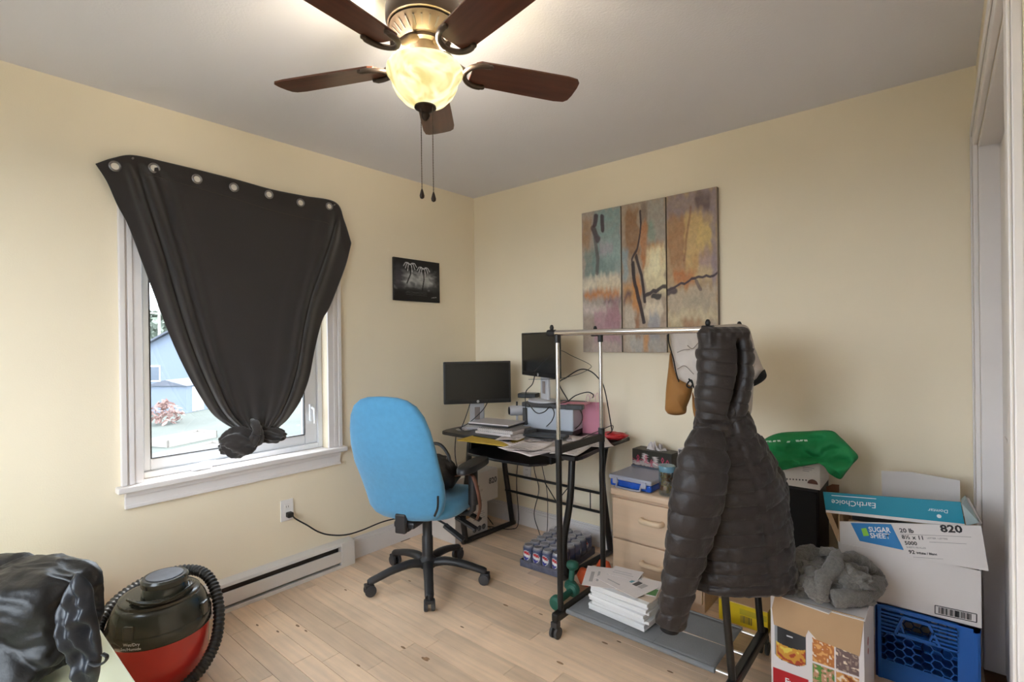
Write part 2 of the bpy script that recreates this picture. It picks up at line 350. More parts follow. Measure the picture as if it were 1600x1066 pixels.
# neighbour's house
c = ground(330, 606); hs = thing('neighbour_house', 'pale sided house with dark gable roof beyond the shed', 'house', (c[0], c[1], GZ), math.radians(48))
q = MB(); q.bb(-4.5, 4.5, -5.5, 5.5, 0, 3.4); q.add([(-4.5, -5.5, 3.4), (4.5, -5.5, 3.4), (0, -5.5, 5.9), (-4.5, 5.5, 3.4), (4.5, 5.5, 3.4), (0, 5.5, 5.9)], [(0, 1, 2), (3, 5, 4)]); q.build('house_wall', m_side, hs)
q = MB(); q.slab([(-5, -6, 3.12), (0, -6, 5.95), (0, 6, 5.95), (-5, 6, 3.12)], (0, 0, .15)); q.slab([(5, -6, 3.12), (5, 6, 3.12), (0, 6, 5.95), (0, -6, 5.95)], (0, 0, .15)); q.build('house_roof', m_roof, hs)
m_dk = mat('dark_window_glass', '59616c', .15)
for yy in (-4, -1.2, 2.2):
    q = MB(); q.bb(4.5, 4.55, yy, yy+1.2, 1.1, 2.5); f = q.build('house_window', m_vinyl, hs); q = MB(); q.bb(4.55, 4.57, yy+.1, yy+1.1, 1.2, 2.4); q.build('pane', m_dk, f)
for xx in (-3, 1.2):
    q = MB(); q.bb(xx, xx+1.2, -5.55, -5.5, 1.1, 2.5); f = q.build('house_window', m_vinyl, hs); q = MB(); q.bb(xx+.1, xx+1.1, -5.57, -5.55, 1.2, 2.4); q.build('pane', m_dk, f)
# utility pole and garden steps
c = ground(250, 602); up_ = thing('utility_pole', 'grey wooden utility pole beside the neighbouring house', 'pole', (c[0], c[1], GZ))
q = MB(); q.tube([(0, 0, 0), (0, 0, 9)], [.16, .12], 10); q.build('pole_shaft', m_wood, up_); q = MB(); q.bb(-.08, .08, -1, 1, 7.6, 7.75); q.build('cross_arm', m_wood, up_)
m_leaf = mat('bare_brush', '565e52', .9, var=(1, .3))
def bush(c, r, h, seed):
    q = MB()
    for k in range(160):
        a = random.uniform(0, 2*PI); z = random.uniform(.05, 1)*h; rr = r*math.sqrt(random.random())*math.sin(PI*min(.95, .25+.7*z/h)); p = np.array([c[0]+rr*math.cos(a), c[1]+rr*math.sin(a), c[2]+z]); s = random.uniform(.12, .3)*r
        d1 = np.array([random.gauss(0, 1) for _ in range(3)]); d2 = np.array([random.gauss(0, 1) for _ in range(3)]); d1 /= np.linalg.norm(d1); d2 /= np.linalg.norm(d2)
        q.add([p-d1*s, p+d2*s*.5, p+d1*s, p-d2*s*.5], [(0, 1, 2, 3)])
    return q
for i, (px, py, r, h) in enumerate([(268, 560, 5, 8), (240, 566, 5, 9), (480, 560, 5, 8), (222, 560, 6, 10)]):
    d = ray(px, 600); d = d/np.linalg.norm(d[:2]); c = CAM+d*(98+14*i); t = thing('distant_tree', 'hazy grey-green tree standing far behind the houses', 'tree', (c[0], c[1], GZ), group='far trees outside the window', world=True)
    bush((c[0], c[1], GZ+1.2), r, h, i).build('crown', m_leaf, t); q = MB(); q.tube([(c[0], c[1], GZ), (c[0], c[1], GZ+h*.6)], [.25, .1], 8); q.build('trunk', m_wood, t)
c = ground(258, 662); t = thing('garden_shrub', 'scruffy low shrub growing in front of the shed', 'shrub', (c[0], c[1], GZ), world=True); bush((c[0], c[1], GZ), .9, 1.2, 9).build('foliage', mat('red_twigs', '8a6f68', .9, var=(3, .3)), t)

# ---------------------------------------------------------------- baseboard heater, outlets
m_heat = mat('heater_enamel', 'd9d2cc', .4); m_slot = mat('heater_slot', '4b443f', .7)
ht = thing('baseboard_heater', 'white electric baseboard heater with two dark slots along the window wall', 'heater', (0.03, -1.8, 0), world=True)
HY0, HY1 = -2.75, -1.125
def extr(prof, y0, y1): q = MB(); n = len(prof); q.add([(x, y0, z) for x, z in prof]+[(x, y1, z) for x, z in prof], [tuple(range(n)), tuple(range(n, 2*n))[::-1]]+[(i, (i+1) % n, (i+1) % n+n, i+n) for i in range(n)]); return q
extr([(.0, .0), (.052, .0), (.052, .012), (.028, .018), (.028, .12), (.05, .128), (.05, .135), (0, .148)], HY0, HY1-.09).build('back_panel', m_slot, ht)
extr([(.0, .0), (.066, .0), (.066, .02), (.0, .02)], HY0, HY1).build('bottom_rail', m_heat, ht, bevel=.002)
extr([(.048, .034), (.064, .034), (.066, .102), (.048, .098)], HY0, HY1-.09).build('front_cover', m_heat, ht, bevel=.003)
extr([(.0, .126), (.062, .126), (.056, .142), (.0, .15)], HY0, HY1).build('top_rail', m_heat, ht, bevel=.002)
q = MB(); q.bb(.0, .067, HY1-.09, HY1, .0, .146); q.build('end_cap', m_heat, ht, bevel=.004)
m_plate = mat('outlet_plastic', 'ece6e2', .35); m_black = mat('black_plastic', '1d1c1d', .45)
def outlet(name, c, ax, nrm, label):
    c = np.array(c); ax = np.array(ax, float); nrm = np.array(nrm, float); zz = np.array([0, 0, 1.])
    t = thing(name, label, 'outlet', c, world=True)
    MB().obox(c+nrm*.003, ax*.036, nrm*.003, zz*.058).build('cover_plate', m_plate, t, bevel=.002)
    for s in (-1, 1):
        r = MB().obox(c+nrm*.0065+zz*s*.02, ax*.016, nrm*.0015, zz*.014).build('socket', m_plate, t, bevel=.003)
        for k in (-.006, .006): MB().obox(c+nrm*.0082+zz*s*.02+ax*k, ax*.001, nrm*.0006, zz*.005).build('slot', m_slot, r)
    return t
oc = PX(448, 797, 0); outlet('wall_outlet', oc, (0, 1, 0), (1, 0, 0), 'white wall outlet with a black plug in it below the window')
oc2 = PY(824, 738, 0); outlet('wall_outlet', oc2, (1, 0, 0), (0, -1, 0), 'white wall outlet under the desk behind its cross bars')
m_cord = mat('black_cord', '151415', .5)
pc = thing('extension_lead', 'black power lead plugged in below the window and drooping to the chair', 'cord', (oc[0]+.02, oc[1], oc[2]), world=True)
plug = MB(); plug.bb(.009, .045, oc[1]-.012, oc[1]+.02, oc[2]-.036, oc[2]-.008); plug.build('plug', m_black, pc, bevel=.006)
pp = [(.04, oc[1]+.01, oc[2]-.022)]+[PX(a, b, x) for a, b, x in ((462, 811, .05), (480, 821, .05), (497, 831, .05), (515, 836, .05), (540, 836, .06), (565, 829, .08), (600, 815, .12), (640, 806, .2))]
MB().tube(cr(pp, 50), .0042, 8).build('cable', m_cord, pc, smooth=60)
# ---------------------------------------------------------------- ceiling fan with lamp
FC = PT(664, 120, 1.575); fx, fy = FC[0], FC[1]
fan = thing('ceiling_fan', 'bronze ceiling fan with five dark wooden blades and a lit alabaster bowl lamp', 'ceiling fan', (fx, fy, 2.44))
m_brz = mat('brushed_bronze', '54463c', .42, .45, var=(20, .1)); m_brzd = mat('dark_bronze', '33271f', .5, .5); m_blade = mat('walnut_blade', '5e3626', .3, grain=(3, 40, 40, .35), coat=.3)
def L(prof): return [(r, z-2.44) for r, z in prof]
MB().lathe(L([(.064, 2.44), (.066, 2.40), (.06, 2.378)]), n=40).build('canopy', m_brzd, fan, smooth=40)
MB().lathe(L([(.05, 2.383), (.1, 2.38), (.115, 2.366), (.118, 2.35), (.118, 2.318), (.112, 2.306), (.105, 2.303)]), n=48).build('motor_housing', m_brz, fan, smooth=40)
MB().lathe(L([(.104, 2.304), (.106, 2.298), (.066, 2.262), (.05, 2.262)]), n=48).build('vent_ring', m_brz, fan, smooth=40)
sl = None
for k in range(24):
    a = 2*PI*k/24
    if sl is None:
        sl = MB().obox((.086, 0, 2.2785-2.44), (.011, 0, .0099), (0, .0022, 0), (-.0007, 0, .0012)).build('vent_slot', m_slot, fan)
    else: share(sl, fan, rot=(0, 0, a))
MB().lathe(L([(.056, 2.264), (.058, 2.25), (.046, 2.245), (.046, 2.2), (.052, 2.196), (.052, 2.186)]), n=36).build('switch_housing', m_brz, fan, smooth=40)
# bowl of lit alabaster glass
m_bowl = bpy.data.materials.new('lit_alabaster'); m_bowl.use_nodes = True; n_, l_ = m_bowl.node_tree.nodes, m_bowl.node_tree.links; b_ = n_['Principled BSDF']
tcn = n_.new('ShaderNodeTexCoord'); nzn = n_.new('ShaderNodeTexNoise'); nzn.inputs['Scale'].default_value = 9; nzn.inputs['Distortion'].default_value = 2.5; l_.new(tcn.outputs['Object'], nzn.inputs[0])
rp = n_.new('ShaderNodeValToRGB'); rp.color_ramp.elements[0].color = lin('b9a860')+[1]; rp.color_ramp.elements[0].position = .36; rp.color_ramp.elements[1].color = lin('fff6c8')+[1]; rp.color_ramp.elements[1].position = .62
l_.new(nzn.outputs['Fac'], rp.inputs[0]); l_.new(rp.outputs[0], b_.inputs['Emission Color']); b_.inputs['Emission Strength'].default_value = BOWL_E = .31; b_.inputs['Base Color'].default_value = lin('d8d2a8')+[1]; b_.inputs['Roughness'].default_value = .25
bowl = MB().lathe(L([(.112, 2.18), (.1175, 2.172), (.117, 2.16), (.109, 2.148), (.103, 2.138), (.1, 2.122), (.088, 2.098), (.066, 2.075), (.035, 2.06), (.012, 2.056), (.012, 2.06), (.035, 2.065), (.063, 2.081), (.084, 2.103), (.095, 2.124), (.098, 2.14), (.104, 2.152), (.112, 2.163), (.112, 2.172), (.108, 2.18)]), n=56)
bowl.f = bowl.f[:-2]; bowl.build('lamp_bowl', m_bowl, fan, smooth=50, label='glowing cream alabaster glass bowl')
m_bulb = mat('lit_bulb', 'fff0cc', .3, emit=6)
for k in range(2):
    a = 1.2+PI*k; MB().lathe([(.004, 0), (.018, .012), (.024, .03), (.018, .046), (.004, .055)], (.045*math.cos(a), .045*math.sin(a), 2.11-2.44), 16).build('bulb', m_bulb, fan, smooth=60)
    lp = bpy.data.objects.new('bulb_light', bpy.data.lights.new('bulb_light', 'POINT')); COL.objects.link(lp); lp.parent = fan; lp.location = (.045*math.cos(a), .045*math.sin(a), 2.19-2.44)
    lp.data.energy = 6.5; lp.data.shadow_soft_size = .03; lp.data.color = (1, .93, .80)
MB().lathe(L([(.012, 2.066), (.033, 2.062), (.034, 2.055), (.022, 2.047), (.012, 2.04), (.014, 2.032), (.009, 2.022), (.003, 2.016)]), n=28).build('finial', m_brzd, fan, smooth=40)
BZ = 2.192-2.44; A0 = math.radians(133.2)
def blade_mesh():
    q = MB(); top = []
    prof = [(.150, .030), (.155, .046), (.17, .055), (.22, .057), (.35, .061), (.47, .063), (.505, .058), (.517, .045), (.521, .02)]
    out = [(x, -w) for x, w in prof]+[(x, w) for x, w in prof[::-1]]; q.prism(out, -.003, .003); return q
bl = blade_mesh().build('blade', m_blade, fan, bevel=.0015)
def iron_mesh():
    q = MB(); q.tube(cr([(.045, 0, .06), (.075, 0, .042), (.105, 0, .012), (.135, 0, -.006)], 12), [.009]*12, 8, flat=1.6)
    arc = [(.16+.0+.05*math.cos(a)*1.15, .05*math.sin(a), -.009) for a in np.linspace(math.radians(75), math.radians(285), 22)]
    q.tube([(p[0]+.025, p[1]*1.0, p[2]) for p in arc], [.0055]+[.0085]*20+[.0055], 8)
    for p in (arc[0], arc[-1]): q.lathe([(.001, -.014), (.008, -.012), (.009, -.006), (.006, -.002)], (p[0]+.025, p[1], 0), 10)
    return q
ir = iron_mesh().build('blade_iron', m_brz, bl, smooth=50)
for k in range(5):
    o = bl if k == 0 else share(bl, fan)
    o.location = (0, 0, BZ); o.rotation_euler = (math.radians(-11), 0, A0+k*2*PI/5)
    if k: share(ir, o)
for nm, px, ln in (('a', 658, .252), ('b', 676, .262)):
    c = PT(px, 190, 1.56)
    q = MB(); x, yv = c[0]-fx, c[1]-fy; zt = 2.052-2.44
    q.tube([(x, yv, zt), (x, yv, zt-ln)], .0012, 6)
    for j in range(32): q.lathe([(.0005, -.0018), (.0019, 0), (.0005, .0018)], (x, yv, zt-ln*j/32), 6)
    ch = q.build('pull_chain', m_brz, fan); MB().lathe([(.002, .0), (.004, -.006), (.0075, -.02), (.0065, -.027), (.002, -.03)], (x, yv, zt-ln), 14).build('chain_fob', m_brzd, ch, smooth=50)

# ---------------------------------------------------------------- curtain
m_cur = mat('black_velvet', '2a2320', .85, sheen=.4, var=(3, .12), bump=(300, .1))
cur = thing('blackout_curtain', 'black eyelet curtain pinned skew over the window and knotted at its bottom', 'curtain', (.08, -1.7, .76), world=True)
TOP = [(149, 256), (176, 247), (208, 242.5), (262, 254), (316, 267), (369, 280.5), (425, 296), (475, 306), (524, 316), (538, 345), (549, 380)]
LEF = [(149, 256), (167, 284), (183, 320), (200, 352), (222, 410), (240, 458), (264, 522), (292, 583), (325, 638), (348, 660), (374, 674)]
RIG = [(549, 380), (541, 412), (531, 440), (515, 480), (503, 502), (492, 545), (483, 590), (470, 625), (452, 652), (440, 664), (428, 674)]
TOPs, LEFs, RIGs = cr(TOP, 101), cr(LEF, 101), cr(RIG, 101)
def at_(P, t): k = t*100; i = min(int(k), 99); return P[i]*(1-k+i)+P[i+1]*(k-i)
def gs(x, c, w): return math.exp(-((x-c)/w)**2)
def cur_depth(u, s):
    # pleats radiate from the two pins; cloth gathers towards the knot
    fan_ = s**.8
    d = .035+.075*s
    nl, nr = .215, .80
    for c, w, a in ((.09, .045, .03), (.215, .035, .034), (.31, .035, .022), (.155, .025, -.02), (.265, .022, -.012)):
        d += a*gs(u, c+(nl-c)*(1-fan_)*.55, w*(.5+.7*fan_))*sstep(0, .12, s)
    for c, w, a in ((.79, .03, .022), (.90, .045, .034), (.845, .02, -.014), (.70, .04, .010)):
        d += a*gs(u, c+(nr-c)*(1-fan_)*.5, w*(.5+.7*fan_))*sstep(0, .12, s)
    d += .014*math.sin(2*PI*5.5*u+.6)*sstep(.6, 1, s)+.008*math.sin(2*PI*13*u)*sstep(.85, 1, s)
    d += .03*math.sin(PI*u)*s-.016*(1-s)*gs(s, 0, .2)
    return max(.028 if s < .6 else .05, d)
def cur_pt(u, s):
    T_, B_ = at_(TOPs, u), np.array([374+54*u, 674.])
    L_, R_ = at_(LEFs, s), at_(RIGs, s)
    p = (1-u)*L_+u*R_+(1-s)*T_+s*B_-((1-u)*(1-s)*TOPs[0]+u*(1-s)*TOPs[-1]+(1-u)*s*LEFs[-1]+u*s*RIGs[-1])
    return PX(p[0], p[1], cur_depth(u, s))
MB().grid(cur_pt, 150, 120).build('drape', m_cur, cur, smooth=180, solid=.003)
# stitched header line
MB().tube([cur_pt(u, .085+.02*u)+np.array([.0025, 0, 0]) for u in np.linspace(.2, .8, 60)], .0016, 5).build('hem_seam', mat('hem_thread', '4a403a', .9), cur)
m_ring = mat('grommet_metal', '8f8a88', .3, .85); m_eye = mat('grommet_sleeve', 'e8e0d4', .4)
for i, (px, py, r) in enumerate([(180, 260, .0235), (241.5, 262, .0235), (307, 280.5, .0235), (365, 292, .0235), (421.5, 304.5, .0235), (469.5, 316, .0235), (514, 322, .0225)]):
    best = min(((u, s) for u in np.linspace(0, 1, 160) for s in np.linspace(0, .2, 30)), key=lambda us: abs(PX(px, py, cur_depth(*us))[1]-cur_pt(*us)[1])+abs(PX(px, py, cur_depth(*us))[2]-cur_pt(*us)[2]))
    u, s = best; c = cur_pt(u, s); tu = cur_pt(min(1, u+.02), s)-cur_pt(max(0, u-.02), s); tv = cur_pt(u, s+.03)-cur_pt(u, max(0, s-.03)); nn = np.cross(tu, tv); nn /= np.linalg.norm(nn); nn = nn if nn[0] > 0 else -nn
    nn = nn*.4+np.array([.8, 0, 0]); nn /= np.linalg.norm(nn)
    g = MB().lathe([(r*.66, -.003), (r*.66, .005), (r*.8, .0075), (r, .004), (r, -.003)], c, 28, nn).build('grommet', m_ring, cur, smooth=50)
    MB().lathe([(r*.67, .001), (r*.6, .002), (.0005, .002)], c, 24, nn).build('grommet_eye', m_eye, g)
# pins that hold it up
for px, py in ((208, 247), (523, 320)):
    c = PX(px, py, .04); MB().lathe([(.004, -.012), (.004, .0), (.001, .002)], c, 12, (1, 0, 0)).build('pin', m_ring, cur, smooth=60)
# knot: two swollen folds under a wrapped neck
def blob(c, rad, fn, nu=48, nv=28, rot=None):
    q = MB(); R_ = Matrix.Rotation(rot[0], 3, rot[1]) if rot else Matrix.Identity(3); rings = []
    for j in range(nv+1):
        th = PI*j/nv; ring = []
        for i in range(nu):
            ph = 2*PI*i/nu; d = np.array([math.sin(th)*math.cos(ph), math.sin(th)*math.sin(ph), math.cos(th)]); k = fn(d, th, ph)
            v = R_ @ Vector(d*k*np.array(rad)); ring.append(np.array(c)+np.array(v))
        rings.append(ring)
    return q.loft(rings, True)
kc = PX(374, 690, .14); blob(kc, (.055, .088, .075), lambda d, th, ph: 1+.10*math.sin(7*math.atan2(d[2], d[0]*1.0)+5*d[1])+.10*nse(d, 3.2, 4)+.05*nse(d, 8, 1), 72, 44).build('knot_bulb', m_cur, cur, smooth=180)
kc2 = PX(420, 679, .13); blob(kc2, (.05, .085, .042), lambda d, th, ph: 1+.10*math.sin(9*math.atan2(d[2], d[0])+4*d[1])+.14*nse(d, 3, 9), 72, 40, (math.radians(-12), 'X')).build('knot_tail', m_cur, cur, smooth=180)
for off, r, tl in ((0, .02, .3), (.02, .014, -.2), (-.014, .013, .9)):
    k = PX(393, 678, .135); pts = [k+np.array([.058*math.cos(a), off+.035*math.sin(a)*tl, .052*math.sin(a)]) for a in np.linspace(0, 2*PI, 26)]
    MB().tube(pts, [r*(1+.25*math.sin(3*i)) for i in range(26)], 10).build('knot_wrap', m_cur, cur, smooth=180)

# ---------------------------------------------------------------- pictures
m_print = vmat('canvas_print', .55); m_edge = mat('canvas_edge', '2a2624', .7)
c0, c1, c2 = PX(615, 401, .018), PX(686.5, 410, .018), PX(614.5, 471, .018)
py0, py1, pz1, pz0 = c0[1], c1[1], 1.893, 1.607
pic = thing('palm_picture', 'small black and white canvas of two palm trees on the window wall', 'picture', (0.01, (py0+py1)/2, pz0), world=True)
MB().bb(0.002, .017, py0, py1, pz0, pz1).build('stretched_canvas', m_edge, pic, bevel=.001)
a, X_, Y_ = canvas(110, 90, '1c1c1f')
dab(a, X_, Y_, .05, .30, .95, .72, '5a5a5c', .25, .8, .2); dab(a, X_, Y_, .22, .32, .85, .6, 'c4c4c4', .15, .95, .15)
for k in range(46):
    x, yv, r = random.random(), random.uniform(.15, .8), random.uniform(.015, .05); dab(a, X_, Y_, x-r, yv-r, x+r, yv+r*.7, random.choice(['777779', '3b3b3e', '8f8f90', '2a2a2c']), .03, .6, .08)
dab(a, X_, Y_, 0, .15, .16, .7, '4b4650', .1, .6, .1); dab(a, X_, Y_, 0, .74, 1, 1, '0f0f11', .08, 1, .03)
for yv in (.77, .8, .84): dab(a, X_, Y_, .25, yv, .7, yv+.012, '5f5f62', .02, .7, .05)
for (x0, tp, x1, bt) in ((.34, .13, .27, .58), (.63, .2, .6, .72)):
    stroke(a, X_, Y_, [(x0, tp), (x0+.01, (tp+bt)/2), (x1, bt)], .014, '0e0e10', 1, .7, .0)
    for k in (-1, -.72, -.38, .3, .7, 1):
        stroke(a, X_, Y_, [(x0, tp), (x0+.05*k, tp-.05*abs(k)+.01), (x0+.10*k, tp-.03*abs(k)+.05*(1-abs(k))), (x0+.14*k, tp+.05+.17*(1-abs(k)))], .0075, 'dadadc', .95, .7, .0)
stroke(a, X_, Y_, [(.81, .89), (.92, .87)], .007, '9a9a9a', 1, .7, 0)
print_sheet('picture_print', a, (.0175, py0, pz1), (0, py1-py0, 0), (0, 0, pz0-pz1), m_print, pic)
P1 = [('7d9a98', .3, 0, 1, .45), ('a5805c', 0, .04, .24, .27), ('b2a394', .02, 0, .1, .03), ('6f8580', .08, .27, .62, .47), ('8fa39e', .5, .2, 1, .34), ('a39aa2', .45, .24, .8, .32), ('7a8c86', .45, .38, .85, .47), ('d8cdb6', 0, .46, 1, .56), ('c9b89c', .4, .5, 1, .58), ('bf7636', .05, .57, .98, .63), ('6a5060', .55, .625, 1, .665), ('c8b9b2', 0, .67, .75, .74), ('a87f88', .3, .70, .98, .93), ('9b7078', .6, .66, .95, .82), ('a08c7c', 0, .75, .3, 1.), ('b09a90', .2, .93, 1, 1)]
P2 = [('8c6038', .1, .04, .4, .36), ('8aa0a8', 0, .3, .14, .5), ('9a958c', .6, 0, 1, .28), ('75655a', .45, 0, .62, .14), ('7d9484', .62, .14, .74, .28), ('b5723c', .45, .14, .62, .45), ('b97f4a', .6, .3, .95, .42), ('dccfa4', .55, .31, 1, .6), ('e2d8b4', .62, .34, .86, .5), ('c08a4c', .02, .55, .32, .66), ('54404a', .0, .6, .24, .66), ('c07c38', .24, .5, .46, .74), ('b9ad9c', .05, .7, .3, 1), ('94603c', .3, .74, .42, .9), ('d6c8ae', .52, .66, .92, .78), ('92949e', .58, .74, .84, .93), ('a8a49e', .2, .9, 1, 1), ('c48a4c', .5, .86, .62, 1)]
P3 = [('8c7c80', 0, 0, 1, .16), ('5e4846', .62, .02, .86, .13), ('a2744c', .04, .13, .42, .46), ('c8a66a', .38, .12, .72, .5), ('cdb06c', .62, .2, .95, .34), ('b9905c', .5, .4, .8, .5), ('a58c86', .64, .38, 1, .55), ('8a7c84', .9, .1, 1, .6), ('b66c34', .14, .49, .6, .58), ('c5ad7c', .55, .47, .9, .55), ('b6a690', 0, .6, 1, .76), ('a89a84', .3, .64, .9, .72), ('c9bb98', 0, .74, 1, .8), ('a37c5c', .3, .8, .62, .94), ('8f8480', .8, .8, 1, .92), ('b8aa88', 0, .82, .3, 1), ('a8927a', .3, .93, 1, 1)]
def panel(nm, x0, x1, spec, base, strokes, label):
    z1, z0 = 2.146, 1.25
    t = thing('canvas_panel', label, 'painting', ((x0+x1)/2, -.02, z0), group='three-piece abstract painting', world=True)
    MB().bb(x0, x1, -.034, -.003, z0, z1).build('stretched_canvas', mat('canvas_side', '8a7d70', .7), t, bevel=.001)
    a, X_, Y_ = canvas(90, 280, base)
    for c, u0, v0, u1, v1 in spec: dab(a, X_, Y_, u0, v0, u1, v1, c, .05, .9, .1)
    for c, wd_, op, pts in strokes: stroke(a, X_, Y_, pts, wd_*1.25, c, op, 3.1, .025)
    hh, ww = X_.shape; a *= (1+.22*rough_field(hh, ww, (30, 60))+.16*rough_field(hh, ww, (60, 200)))[..., None]; g_ = a.mean(2, keepdims=True); a[:] = np.clip((g_+(a-g_)*.95)*1.12, 0, 1)
    print_sheet('painted_front', a, (x0+.001, -.0348, z1-.001), (x1-x0-.002, 0, 0), (0, 0, z0-z1+.002), m_print, t)
panel('a', 1.003, 1.281, P1, 'a2958a', [('44323a', .05, .9, [(.38, .03), (.34, .10)]), ('44323a', .04, .9, [(.55, .05), (.54, .14)]), ('4a363c', .06, .85, [(.3, .12), (.42, .2)]), ('5a4a4c', .04, .7, [(.36, .2), (.42, .34), (.4, .44)])], 'teal and mauve abstract canvas with an orange band, beside the room corner')
panel('b', 1.287, 1.567, P2, 'a5917c', [('3a2c30', .018, .95, [(.45, .05), (.44, .2), (.36, .3), (.24, .38), (.25, .48)]), ('33282c', .035, .95, [(.25, .4), (.3, .55), (.42, .68), (.5, .8)]), ('3a2e30', .03, .95, [(.34, .36), (.46, .5), (.52, .66)]), ('3a3034', .035, .95, [(.55, .63), (.75, .6), (1, .565)]), ('3a3634', .05, .95, [(.72, .635), (.85, .63)])], 'middle abstract canvas with a dark trunk stroke on cream and orange')
panel('c', 1.573, 1.856, P3, 'ad9270', [('40343c', .022, .95, [(0, .60), (.3, .565), (.6, .535), (1, .525)]), ('4a3c40', .06, .9, [(.02, .61), (.14, .6)]), ('6a5a58', .03, .8, [(.6, .56), (.68, .61)]), ('8a5a44', .02, .6, [(.5, .1), (.4, .3), (.36, .42)])], 'gold and grey abstract canvas with a dark branch, outermost towards the closet')
# ---------------------------------------------------------------- office chair
m_blue = mat('blue_fabric', '4f93bd', .85, sheen=.3, var=(40, .06), bump=(400, .15)); m_pl = mat('charcoal_plastic', '2b2a2c', .45, bump=(200, .05)); m_rub = mat('grey_rubber', '3a393b', .6)
m_steel = mat('dark_steel', '262528', .3, .6)
CH = (.585, -1.0, 0); ch = thing('office_chair', 'blue upholstered swivel office chair with black five-star base at the desk', 'chair', CH, math.radians(20))
leg = None
for k in range(5):
    a = math.radians(157-72*k)
    if leg is None:
        q = MB(); q.tube(cr([(.03, 0, .105), (.1, 0, .118), (.2, 0, .105), (.29, 0, .08), (.325, 0, .07)], 14), [.03, .03, .03, .029, .028, .027, .026, .025, .025, .024, .024, .024, .023, .02], 10, flat=.75); leg = q.build('base_leg', m_pl, ch, smooth=60); o = leg
        q = MB(); q.tube([(.325, 0, .085), (.325, 0, .05)], .008, 8); q.bb(.305, .345, -.022, .022, .044, .062); cs = q.build('caster', m_pl, leg, bevel=.006)
        q = MB()
        for s in (-1, 1): q.lathe([(.02, -.01), (.028, -.008), (.03, 0), (.028, .008), (.02, .01)], (.318, s*.018, .03), 20, (0, 1, 0))
        wh = q.build('caster_wheel', m_rub, leg, smooth=40)
    else:
        o = share(leg, ch); share(cs, o); share(wh, o)
    o.rotation_euler = (0, 0, a)
MB().lathe([(.045, .085), (.05, .1), (.05, .125), (.034, .14), (.03, .15), (.03, .25), (.026, .255), (.026, .34), (.02, .345), (.02, .39)], n=24).build('gas_lift', m_pl, ch, smooth=40)
q = MB(); q.bb(-.1, .1, -.13, .13, .385, .42); q.bb(-.06, .06, -.24, -.1, .375, .41); q.build('seat_mechanism', m_pl, ch, bevel=.01)
q = MB(); q.bb(-.03, .03, -.275, -.245, .36, .46); q.bb(-.03, .03, -.2449, -.2, .36, .395); q.build('back_bar', m_pl, ch, bevel=.008)
for x0, dx, y0, dy in ((.1, .15, .02, .02), (.1, .12, .1, .07), (.1, .15, -.09, -.02)):
    q = MB(); q.tube([(x0, y0, .39), (x0+dx*.6, y0+dy*.5, .36)], .006, 8); p = np.array((x0+dx*.8, y0+dy*.9, .335)); q.obox(p, (dx*.38, dy*.3, -.03), (0, .02, 0), (.002, 0, .006)); q.build('lever', m_pl, ch, bevel=.003)
def se(t, e): c = math.cos(t); return math.copysign(abs(c)**e, c)
def sn(t, e): c = math.sin(t); return math.copysign(abs(c)**e, c)
# seat: superellipse rings
rings = []
for z, k in ((.415, .80), (.42, .93), (.435, .985), (.46, 1.), (.48, .985), (.494, .94), (.503, .82), (.506, .5), (.505, .05)):
    ring = []
    for j in range(56):
        t = 2*PI*j/56; x, y = .255*k*se(t, .6), .245*k*sn(t, .6)
        ring.append((x, y+.01, z-.022*sstep(.12, .26, y)*1.0+.012*(x/.25)**2*(1 if z > .48 else 0)))
    rings.append(ring)
MB().loft(rings).build('seat', m_blue, ch, smooth=180)
# backrest: rows of rounded sections, wrapped and reclined
BR = [(.395, .06), (.40, .14), (.42, .185), (.455, .215), (.52, .232), (.60, .240), (.70, .243), (.80, .238), (.88, .226), (.95, .205), (1.0, .172), (1.03, .13), (1.043, .085), (1.047, .03)]
rings = []
for z, w_ in BR:
    ring = []; e = min(1, (z-.392)/.05, (1.05-z)/.05); th = .042*max(.12, e)**.5
    yc = -.235-.17*((z-.42)/.6)-.02*math.sin(PI*(z-.4)/.65)+.03*gs(z, .55, .12)
    for j in range(48):
        t = 2*PI*j/48; x = w_*se(t, .75); yy = th*sn(t, .75); ring.append((x, yc+yy+.42*x*x*1.1, z+.022))
    rings.append(ring)
MB().loft(rings).build('backrest', m_blue, ch, smooth=180)
# dark piping where the shell closes
q = MB(); q.tube(cr([(.205, -.285, .477), (.223, -.285, .52), (.232, -.297, .58)], 10), .006, 6); q.build('back_zip', m_black, ch)
for s in (-1, 1):
    q = MB(); rings = []
    for z, k in ((.648, .9), (.652, 1), (.672, 1), (.682, .93), (.685, .6)):
        rings.append([(s*.285+.047*k*se(t, .7), .0+.158*k*sn(t, .7), z) for t in [2*PI*j/32 for j in range(32)]])
    ar = q.loft(rings).build('arm_pad', m_pl, ch, smooth=50)
    q = MB(); q.tube([(s*.17, -.01, .405), (s*.26, -.01, .408), (s*.285, -.01, .43), (s*.287, -.01, .5)], [.02, .02, .022, .024], 10, flat=.7); q.tube([(s*.287, -.01, .46), (s*.287, -.01, .65)], [.027, .025], 12); q.build('arm_post', m_pl, ch, smooth=50)
